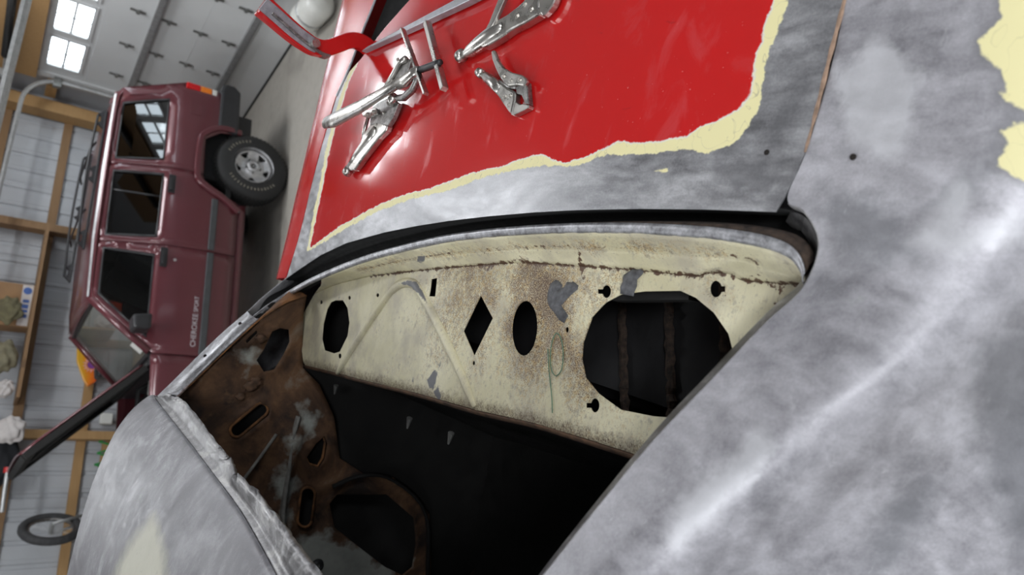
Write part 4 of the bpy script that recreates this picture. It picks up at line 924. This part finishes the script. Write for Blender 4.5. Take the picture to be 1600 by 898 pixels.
# sealant lumps, pen mark
def lump(pts, h):
    P = [PZ(x, y, ZSH)[:2] for x, y in pts]; V2, F2 = cdt(P, [], .004); d = dist_line(V2, P, True)
    zz = ZSH + .0005 + h * np.clip(d / .006, 0, 1) ** .6 * (1 + .25 * np.sin(V2[:, 0] * 420) * np.sin(V2[:, 1] * 300))
    return link('sealant_lump', np.column_stack([V2, zz]), F2, M['sealant'], car, smooth=True)
lump(crop(6.417, 840, 420, [(180, 110), (215, 120), (250, 160), (240, 195), (270, 180), (295, 130), (340, 135), (360, 125), (410, 165), (405, 205), (360, 240), (300, 300), (240, 365), (270, 410), (310, 470), (285, 510), (270, 545), (220, 515), (190, 470), (170, 440), (120, 380), (97, 310), (105, 230), (130, 150)]), .004)
lump(crop(6.417, 840, 420, [(870, 60), (960, -5), (1075, -10), (1060, 50), (1000, 110), (1000, 170), (975, 230), (965, 275), (830, 250), (840, 180), (860, 100)]), .006)
pm = MB()
for L in ([(856, 545), (858, 580), (862, 618), (863, 645)], [(862, 535), (869, 520), (877, 530), (880, 555), (877, 578), (868, 587), (861, 575), (860, 550), (864, 528)]):
    pm.tube([PZ(x, y, ZSH + .0012) for x, y in catmull([(*q_, 0) for q_ in L], 24)[:, :2]], .0007, 6)
pm.build('pen_scribble', M['pen'], car)
# boot floor below the openings
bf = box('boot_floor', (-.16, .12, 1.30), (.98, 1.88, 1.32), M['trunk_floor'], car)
for x in (974, 1047, 1133):
    MB().tube([PZ(x + 1.2 * math.sin(k * 1.9) + (k - 11) * .3, 440 + 11 * k, 1.466 + .002 * math.sin(k * 2.7)) for k in range(24)], [.0075 + .0018 * math.sin(k * 3.1) for k in range(24)], 8, .7).build('floor_ridge', M['trunk_rust'], bf)
box('boot_brace', (-.12, .2, 1.445), (.40, 1.3, 1.462), M['trunk_floor'], car)
p0, p1 = PZ(965, 464, 1.575), PZ(1085, 462, 1.575)
MB().bar(p0, p1, .012, .02).build('shelf_stiffener', M['dark_metal'], car)

# ------------------------------ far rear pillar, inner structure
RO_ = [(443, 437), (412, 462), (384, 488), (350, 517), (310, 555), (275, 590), (246, 618)]
RI_ = [(455, 448), (424, 475), (398, 499), (365, 530), (325, 568), (290, 602), (260, 632)]
zr = np.linspace(1.655, 1.90, 7)
ro = catmull([PZ(x, y, z_) for (x, y), z_ in zip(RO_, zr)], 60); ri = catmull([PZ(x, y, z_ - .004) for (x, y), z_ in zip(RI_, zr)], 60)
def rows_obj(name, rows, mat, **k):
    V = np.array(rows).transpose(1, 0, 2).reshape(-1, 3); return link(name, V, grid_faces(len(rows[0]), len(rows)), mat, car, smooth=True, **k)
k0 = 19
rows_obj('far_pillar_face', [ro[k0:] + np.array([0, .002, -.006]), ro[k0:], ri[k0:] * .5 + ro[k0:] * .5 + np.array([0, 0, .002]), ri[k0:], ri[k0:] + np.array([.002, .002, -.01])], M['steel_edge'], solid=.001)
for f_ in (24, 38): MB().lathe([(0, .0008), (.004, .0008), (.0045, -.001)], tuple(ro[f_] * .5 + ri[f_] * .5 + np.array([0, 0, .003])), (0, -.6, .8), 12).build('drilled_hole', M['hole'], car)
rows_obj('far_side_skin', [ro, ro + np.array([0, .05, -.05]), ro * np.array([1, 0, 0]) + np.array([0, 1.86, 1.52]), ro * np.array([1, 0, 0]) + np.array([0, 1.86, .95])], M['steel'], solid=-.002)
YI = 1.63
def pyi(x, y): p = PY(x, y, YI); return (p[0], p[2])
in_top = [(256, 640), (300, 600), (340, 560), (375, 528), (410, 498), (445, 474), (480, 462), (476, 490), (474, 575)]
in_out = [pyi(*q_) for q_ in in_top] + [pyi(*q_) for q_ in ((498, 600), (520, 650), (530, 715), (565, 738), (612, 744), (668, 800), (674, 960))] + [(-.85, .95), (-1.35, .95), (-1.35, 1.86), (-.52, 1.92)]
def capsule(ax, ay, bx, by, r, n=8):
    a = math.atan2(by - ay, bx - ax)
    return [(bx + r * math.cos(a + t), by + r * math.sin(a + t)) for t in np.linspace(-math.pi / 2, math.pi / 2, n)] + [(ax + r * math.cos(a + t), ay + r * math.sin(a + t)) for t in np.linspace(math.pi / 2, 1.5 * math.pi, n)]
ih = [capsule(370, 672, 408, 640, 10.5), [(476, 712), (490, 690), (503, 678), (508, 690), (504, 715), (496, 728), (482, 724)], capsule(481, 772, 476, 812, 11), [(514, 786), (525, 771), (600, 769), (642, 805), (647, 846), (642, 884), (627, 897), (600, 884), (521, 822)],
      crop(3.743, 240, 400, [(597, 605), (640, 545), (690, 440), (740, 420), (790, 430), (795, 500), (760, 570), (700, 660), (640, 672)]), crop(3.743, 240, 400, [(530, 490), (595, 430), (600, 445), (540, 505)])]
ihw = [[pyi(*q_) for q_ in h] for h in ih]
V2, F2 = cdt(in_out, ihw, .014)
yy_ = np.full(len(V2), YI)
for h in ihw: yy_ -= .007 * np.exp(-(dist_line(V2, h, True) / .011) ** 2)
for L, amp, wd_ in (([(382, 748), (431, 680)], .008, .007), ([(458, 680), (446, 740), (438, 800), (450, 890)], .02, .016), ([(505, 760), (560, 742), (610, 748), (665, 800), (668, 880)], .012, .012), ([(505, 830), (560, 870), (620, 920)], .012, .012)):
    yy_ -= amp * np.exp(-(dist_line(V2, [pyi(*q_) for q_ in L]) / wd_) ** 2)
yy_ += .012 * np.sin(V2[:, 0] * 13 + 1) * np.sin(V2[:, 1] * 11)
V3 = np.column_stack([V2[:, 0], yy_, V2[:, 1]])
PRM = [[(470, 840), (520, 835), (600, 880), (660, 930), (640, 1000), (420, 1000), (440, 880)], [(448, 690), (458, 690), (452, 780), (446, 850), (430, 850), (436, 760)], [(470, 640), (485, 630), (495, 650), (480, 675), (470, 665)], [(375, 560), (395, 545), (402, 560), (385, 580)], [(550, 800), (560, 795), (640, 870), (640, 890)]]
link('inner_quarter_panel', V3, F2[:, ::-1], M['rust'], car, smooth=True, solid=.0015, attrs={'prime': np.min([sd_poly(V3, q_) for q_ in PRM], axis=0)})
tp = catmull([PY(x, y, YI - .01) for x, y in in_top[:7]], 60)[::-1]
V = np.array([ri + np.array([.002, .0, -.008]), ri * .6 + tp * .4 + np.array([0, -.006, -.004]), tp]).transpose(1, 0, 2).reshape(-1, 3)
link('inner_pillar_rail', V, grid_faces(60, 3), M['rust_orange'], car, smooth=True, solid=.001, attrs={'prime': np.full(len(V), 1.0)})
for (x, y), sc_ in (((392, 602), 1), ((375, 620), .7), ((400, 596), .8), ((408, 528), .8)):
    p = PY(x, y, YI - .02); blob('flaking_rust', tuple(p), (.014 * sc_, .006, .016 * sc_), M['rust_edge'], car, int(x), .3, 8)
M['primer'] = plain('grey_primer', (.20, .195, .18), .7, 0, .45, 40, .3)
for nm, L, r_, fl_ in (('inner_brace', [(466, 650), (456, 690), (450, 740), (442, 800), (446, 850), (462, 900)], .011, .5), ('stiffening_rod', [(378, 752), (405, 716), (432, 678)], .004, 1), ('inner_brace', [(520, 760), (560, 744), (610, 748), (664, 800), (668, 900)], .008, .6)):
    MB().tube([PY(x_, y_, YI - .016) for x_, y_ in catmull([(*q_, 0) for q_ in L], 18)[:, :2]], r_, 8, fl_).build(nm, M['primer'] if r_ != .008 else M['dark_metal'], car, smooth=True)
for h_ in (ih[0], ih[1], ih[2]):
    MB().tube([PY(x_, y_, YI - .008) for x_, y_ in h_ + h_[:1]], .0035, 6).build('pressed_rim', M['rust_orange'], car, smooth=True)  # paler slot rims, their lit edges put into the colour
p = PY(496, 884, YI - .004); MB().lathe([(.006, 0), (.010, .006), (.016, .002), (.018, -.004)], tuple(p), (0, -1, 0), 18).build('grommet', M['black_plastic'], car)
MB().prism([(x_, 1.66, z_) for x_, z_ in ((-1.40, .95), (-.12, .95), (-.12, 1.54), (-.26, 1.60), (-.45, 1.82), (-1.40, 1.85))], (0, .004, 0)).build('inner_liner', M['dark_metal'], car)  # added dark sheet standing in for the shade behind the inner panel
# cabin closing panels, with windowless uppers added to keep the cabin dark
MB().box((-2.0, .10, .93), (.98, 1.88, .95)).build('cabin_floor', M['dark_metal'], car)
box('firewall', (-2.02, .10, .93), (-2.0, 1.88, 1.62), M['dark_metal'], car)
box('near_door_skin', (-2.0, .10, .93), (-.44, .12, 1.62), M['steel'], car); box('far_door_skin', (-2.0, 1.86, .93), (-.38, 1.88, 1.62), M['steel'], car)
box('tail_panel', (1.0, .12, .93), (1.02, 1.88, 1.52), M['red'], car)
for s_, y0 in ((0, .12), (1, 1.84)):
    yt = .47 if s_ == 0 else 1.60
    V = [(-.42, y0, 1.60), (-2.0, y0, 1.60), (-1.7, yt, 1.98), (-.46, yt, 1.92)]; link('door_upper', V, [(0, 1, 2, 3)], M['steel'], car, solid=.01)
for x_ in (-1.6, .7):
    for y_ in (.3, 1.7): MB().bar((x_, y_, 0), (x_, y_, .93), .06, .06, (1, 0, 0)).build('body_stand', M['dark_metal'], car)
# ------------------------------ roof with its cut window flange
RID = [(241, 620), (266, 653), (296, 691), (333, 740), (375, 797), (412, 861), (431, 897), (462, 955)]
XR = -.375
rid = [PX(x, y, XR - .012 * (1 - k / 3.5) ** 2) for k, (x, y) in enumerate(RID)]
rid.append(np.array([-.43, .47, 1.905]))
rid = np.array(rid)
t_ = np.linspace(0, 1, len(rid))
def roofrow(dx, zf_far, zf_mid, zf_near, yf):
    o = rid.copy(); o[:, 0] += dx
    o[:, 2] += np.interp(t_, [0, .12, .5, .88, 1], [zf_far, zf_far * .4 + zf_mid * .6, zf_mid, zf_mid * .7 + zf_near * .3, zf_near]); o[:, 1] += np.interp(t_, [0, .3, 1], [yf, yf * .3, 0]); return o
rows = [rid, roofrow(-.006, .012, .007, .007, .0), roofrow(-.04, .040, .024, .022, -.005), roofrow(-.10, .066, .048, .04, -.012), roofrow(-.22, .088, .075, .06, -.014), roofrow(-.38, .098, .098, .08, -.015), roofrow(-.62, .104, .110, .085, -.02), roofrow(-1.0, .10, .11, .085, -.02), roofrow(-1.45, .085, .09, .07, -.02)]
edge = []
for r in rows:
    f0 = r[0]; edge.append(np.vstack([f0 + [0, .06, -.16], f0 + [0, .035, -.05], f0 + [0, .014, -.012], r]))
V, F = loft(edge, 90, 70)
RF_Y = [(272, 795), (282, 830), (292, 900), (220, 900), (180, 880), (215, 840), (245, 812)]
RF_D = [(380, 800), (420, 870), (430, 960), (330, 960), (340, 860)]
sy_ = sd_poly(V, [(232, 812), (243, 800), (252, 830), (262, 870), (262, 960), (165, 960), (185, 880), (205, 845)])
link('roof_panel', V, F[::-1] if False else F, M['roof'], car, smooth=True, solid=.0015, attrs={'sy': sy_ + .002, 'sd': np.full(len(V), 1.0), 'sl': np.full(len(V), 1.0)})
FLO = [(262, 614), (275, 622), (288, 631), (300, 645), (311, 658), (326, 680), (341, 699), (352, 712), (360, 722), (366, 741), (371, 744), (386, 758), (401, 771), (416, 791), (431, 808), (446, 829), (461, 850), (478, 872), (495, 895), (530, 945)]
flo = catmull([PX(x, y, XR + .032) for x, y in FLO], 110); rid2 = catmull(rid[:-1], 110)
jz = np.cumsum(rng.normal(0, .0012, 110)); jz -= np.linspace(jz[0], jz[-1], 110); jz = np.clip(jz, -.004, .004)[:, None]
wv = (.0010 * np.sin(np.arange(110) * .9) * np.sin(np.arange(110) * .13) + rng.normal(0, .0006, 110))[:, None] * np.array([0, 0, 1.0])
rows_obj('roof_window_flange', [rid2, rid2 + np.array([.002, 0, -.008]), rid2 * .72 + flo * .28 + np.array([0, 0, -.008]), rid2 * .35 + flo * .65 + np.array([0, 0, -.003]) + wv, flo + wv * 1.4 + jz * np.array([1, .4, -.3]), flo + wv + np.array([-.001, 0, -.006])], M['steel_ragged'], solid=.001)

# ------------------------------ boot hinge arm
YH = 1.50
hp_ = catmull([PY(x, y, YH) for x, y in ((408, 8), (430, 27), (455, 49), (475, 64), (490, 73), (507, 76), (525, 71), (541, 65), (556, 64), (570, 70), (582, 82), (590, 98))], 44)
def sweep(path, wfun, dfun, nrm):
    V = []; n = len(path); nrm = np.array(nrm, float)
    for i in range(n):
        t = path[min(i + 1, n - 1)] - path[max(i - 1, 0)]; t /= np.linalg.norm(t); s_ = np.cross(nrm, t); s_ /= np.linalg.norm(s_)
        for a, b in ((-1, -1), (1, -1), (1, 1), (-1, 1)): V.append(path[i] + s_ * a * wfun(i) / 2 + nrm * b * dfun(i) / 2)
    F = [(i * 4 + j, i * 4 + (j + 1) % 4, i * 4 + 4 + (j + 1) % 4, i * 4 + 4 + j) for i in range(n - 1) for j in range(4)] + [(3, 2, 1, 0), tuple(n * 4 - 4 + j for j in range(4))]
    return V, F
V, F = sweep(hp_, lambda i: .046 - .012 * min(1, i / 20), lambda i: .024, (0, 1, 0))
hg = link('boot_hinge_arm', V, F, M['red'], car, bevel=.003)
V, F = sweep(hp_[:17] + np.array([0, -.012, 0]), lambda i: .030, lambda i: .006, (0, 1, 0)); link('hinge_plate', V, F, M['bar_grey'], hg, bevel=.001)
V, F = sweep(hp_[:19] + np.array([-.012, -.002, -.02]), lambda i: .006, lambda i: .034, (0, 1, 0)); link('hinge_flange', V, F, M['chrome_dark'], hg, bevel=.001)
MB().lathe([(0, -.02), (.009, -.02), (.009, .02), (0, .02)], tuple(hp_[14] + np.array([0, -.012, -.004])), (0, 1, 0), 14).build('hinge_pin', M['chrome'], hg)

# ================================================================== tools lying on the deck
def Z(h): return lambda x, y: zd(x, y) + h
def D(px_, h): return [PO(x, y, Z(h)) for x, y in px_]
def plate(name, px_, h, t, mat, parent, bevel=.0012):
    P = D(px_, h + t); return MB().prism([p for p in P], (0, 0, -t)).build(name, mat, parent, bevel=bevel)
def rod(name, px_, hs, rs, mat, parent, n=12, flat=None):
    return MB().tube([PO(x, y, Z(h)) for (x, y), h in zip(px_, hs)], rs, n, flat).build(name, mat, parent, smooth=True)
def rivet(x, y, h, r, parent):
    p = PO(x, y, Z(h)); return MB().lathe([(0, .0025), (r * .5, .0025), (r * .55, .0012), (r, .0012), (r, -.001)], tuple(p), (0, 0, 1), 14).build('rivet', M['chrome'], parent)
def tool(name, label, base): 
    p = PO(*base, zd); o = empty(name, tuple(p)); tag(o, label, 'pliers', 'locking pliers on the red panel'); return o
def rehome(o):                           # meshes were made in world space: keep them there under a moved empty
    for c in o.children:
        c.matrix_parent_inverse = Matrix.Translation(-Vector(o.location))
# small pliers
t1 = tool('locking_pliers', 'small chrome locking pliers lying alone on the red panel', (795, 140))
c_ = lambda pts: crop(4.726, 700, 0, pts)
plate('lever_handle', c_([(315, 378), (335, 366), (350, 400), (372, 450), (410, 498), (470, 533), (540, 550), (572, 574), (580, 600), (556, 632), (500, 626), (440, 632), (412, 610), (382, 572), (352, 510), (325, 440)]), .010, .007, M['chrome'], t1, .002)
bd = plate('body_handle', c_([(255, 566), (285, 548), (335, 582), (392, 612), (440, 648), (490, 676), (488, 740), (466, 846), (440, 820), (400, 760), (360, 700), (305, 630)]), .0, .013, M['chrome'], t1, .003)
plate('upper_jaw', c_([(500, 642), (556, 610), (582, 602), (588, 690), (596, 770), (568, 760), (540, 700), (505, 690)]), .002, .009, M['chrome_dark'], t1)
plate('lower_jaw', c_([(492, 745), (530, 770), (560, 765), (597, 775), (594, 795), (555, 815), (485, 850), (462, 846), (478, 780)]), .001, .010, M['chrome'], t1)
rod('toggle_link', c_([(385, 600), (450, 640), (505, 645)]), (.008, .009, .009), (.003, .0035, .003), M['chrome_dark'], t1)
rod('adjusting_screw', c_([(290, 575), (245, 545), (232, 536)]), (.007, .007, .007), (.004, .0045, .0045), M['chrome'], t1)
rod('adjusting_knob', c_([(252, 549), (228, 533)]), (.007, .007), (.0075, .0075), M['chrome'], t1, 14)
rod('handle_tube', c_([(278, 565), (340, 615), (390, 670)]), (.008, .009, .008), (.0075, .009, .008), M['chrome'], t1, 14, .8)
for x, y, h in ((462, 597, .017), (528, 592, .017), (408, 565, .017), (420, 712, .013), (457, 707, .013), (443, 775, .013)): rivet(*c_([(x, y)])[0], h, .0034, t1)
rehome(t1)
# large pliers at the upper edge
t2 = tool('locking_pliers', 'large chrome locking pliers pointing at the small pliers, with long tapered handle', (770, 55))
plate('body_handle', c_([(215, 318), (290, 228), (330, 165), (430, 108), (520, 40), (560, 0), (590, -90), (690, -120), (662, -10), (660, 50), (672, 102), (560, 170), (460, 220), (370, 285), (285, 335), (250, 350)]), .002, .016, M['chrome'], t2, .003)
rod('handle_tube', c_([(110, 408), (140, 392), (165, 376), (240, 322), (310, 270), (420, 205)]), (.011, .011, .011, .0115, .0115, .011), (.0065, .007, .010, .0125, .013, .010), M['chrome'], t2, 16)
rod('adjusting_knob', c_([(85, 420), (110, 406)]), (.011, .011), (.0105, .0105), M['chrome'], t2, 18)
rod('adjusting_screw', c_([(105, 408), (145, 388)]), (.011, .011), (.005, .005), M['chrome_dark'], t2)
plate('lower_jaw', c_([(664, 20), (700, -110), (820, -120), (795, -40), (768, 30), (730, 80), (692, 118), (668, 92)]), .003, .013, M['chrome'], t2, .003)
plate('lever_handle', c_([(268, 226), (300, 222), (342, 152), (376, 75), (408, 2), (455, -110), (412, -115), (366, 0), (330, 90), (300, 165)]), .014, .008, M['chrome'], t2, .002)
for x, y in ((507, 115), (565, 30), (612, 65)): rivet(*c_([(x, y)])[0], .018, .0042, t2)
rehome(t2)
# wide-jaw sheet-metal pliers
t3 = tool('locking_pliers', 'chrome sheet metal locking pliers with two long flat jaw plates', (610, 150))
d_ = lambda pts: crop(3.326, 490, 20, pts)
rod('lever_handle', d_([(62, 572), (110, 556), (240, 490), (345, 425), (440, 365), (455, 358)]), (.050, .050, .046, .042, .036, .034), (.013, .017, .0145, .0115, .0115, .009), M['chrome'], t3, 14, .6)
rod('lever_groove', d_([(70, 578), (115, 566), (240, 502), (345, 436), (430, 382)]), (.054, .0545, .051, .046, .041), (.004, .005, .004, .0035, .003), M['chrome_dark'], t3, 8, .5)
plate('body_handle', d_([(170, 788), (232, 702), (250, 650), (268, 612), (292, 582), (332, 562), (382, 582), (372, 612), (332, 652), (262, 742), (208, 818), (186, 818)]), .004, .014, M['chrome'], t3, .003)
rod('handle_tube', d_([(190, 805), (235, 735), (290, 660), (330, 610)]), (.012, .012, .013, .014), (.008, .010, .011, .010), M['chrome'], t3, 14)
rod('adjusting_knob', d_([(172, 832), (186, 812)]), (.012, .012), (.010, .010), M['chrome'], t3, 16)
plate('body_plate', d_([(296, 500), (340, 462), (392, 440), (440, 470), (408, 548), (384, 586), (330, 572), (292, 584)]), .010, .010, M['chrome_dark'], t3)
plate('toggle_bracket', d_([(246, 512), (322, 494), (330, 524), (282, 546), (256, 538)]), .020, .005, M['chrome'], t3)
rod('toggle_link', d_([(285, 540), (262, 620), (258, 660)]), (.018, .016, .014), (.0035, .004, .0035), M['chrome'], t3)
rod('pivot_collar', d_([(400, 470), (412, 450), (420, 432)]), (.024, .026, .028), (.0085, .010, .008), M['chrome'], t3, 14)
plate('upper_body', d_([(358, 398), (400, 330), (430, 256), (470, 228), (504, 246), (486, 310), (452, 350), (410, 388)]), .030, .010, M['chrome_dark'], t3)
rod('upper_link', d_([(372, 388), (415, 320), (448, 258), (478, 240)]), (.042, .043, .044, .044), (.004, .005, .005, .006), M['chrome'], t3)
rod('jaw_arm', d_([(440, 372), (480, 350), (520, 312), (545, 298)]), (.036, .036, .036, .036), (.010, .012, .010, .008), M['chrome'], t3, 12, .8)
rod('jaw_hook', d_([(420, 445), (470, 440), (515, 400), (535, 355), (538, 310)]), (.022, .022, .024, .028, .032), (.006, .007, .0065, .006, .006), M['chrome_dark'], t3, 12)
rod('black_shaft', d_([(545, 300), (600, 280), (640, 264), (660, 256)]), (.034, .032, .030, .030), (.006, .006, .006, .005), M['black_plastic'], t3, 12)
def jaw(a, b, w, h0, h1):
    P = [PO(*q_, Z(h)) for q_, h in ((a, h0), (b, h0))]; A_, B_ = P; t = (B_ - A_) / np.linalg.norm(B_ - A_); s_ = np.cross(t, [0, 0, 1.0])
    pts = [A_ - s_ * w / 2, A_ + s_ * w / 2, B_ + s_ * w / 2, B_ - s_ * w / 2]
    return MB().prism(pts, (0, 0, h1 - h0)).build('jaw_plate', M['chrome'], t3, bevel=.001)
jaw(d_([(474, 90)])[0], d_([(598, 428)])[0], .0055, .030, .040); jaw(d_([(606, 60)])[0], d_([(696, 404)])[0], .0095, .022, .034)
for x, y, h in ((438, 242, .041), (425, 300, .041), (408, 355, .041), (278, 525, .026), (310, 512, .026), (322, 585, .019), (365, 520, .021)): rivet(*d_([(x, y)])[0], h, .0035, t3)
rehome(t3)
# flat steel strip
st = [(564, 80), (573, 73), (720, -6), (760, -30), (764, -16), (726, 4), (640, 45)]
s_ = tag(MB().prism(D(st, .017), (0, 0, -.014)).build('steel_strip', M['bar_grey'], None, bevel=.0015), 'grey steel strip lying across the red panel behind the pliers', 'metal strip')
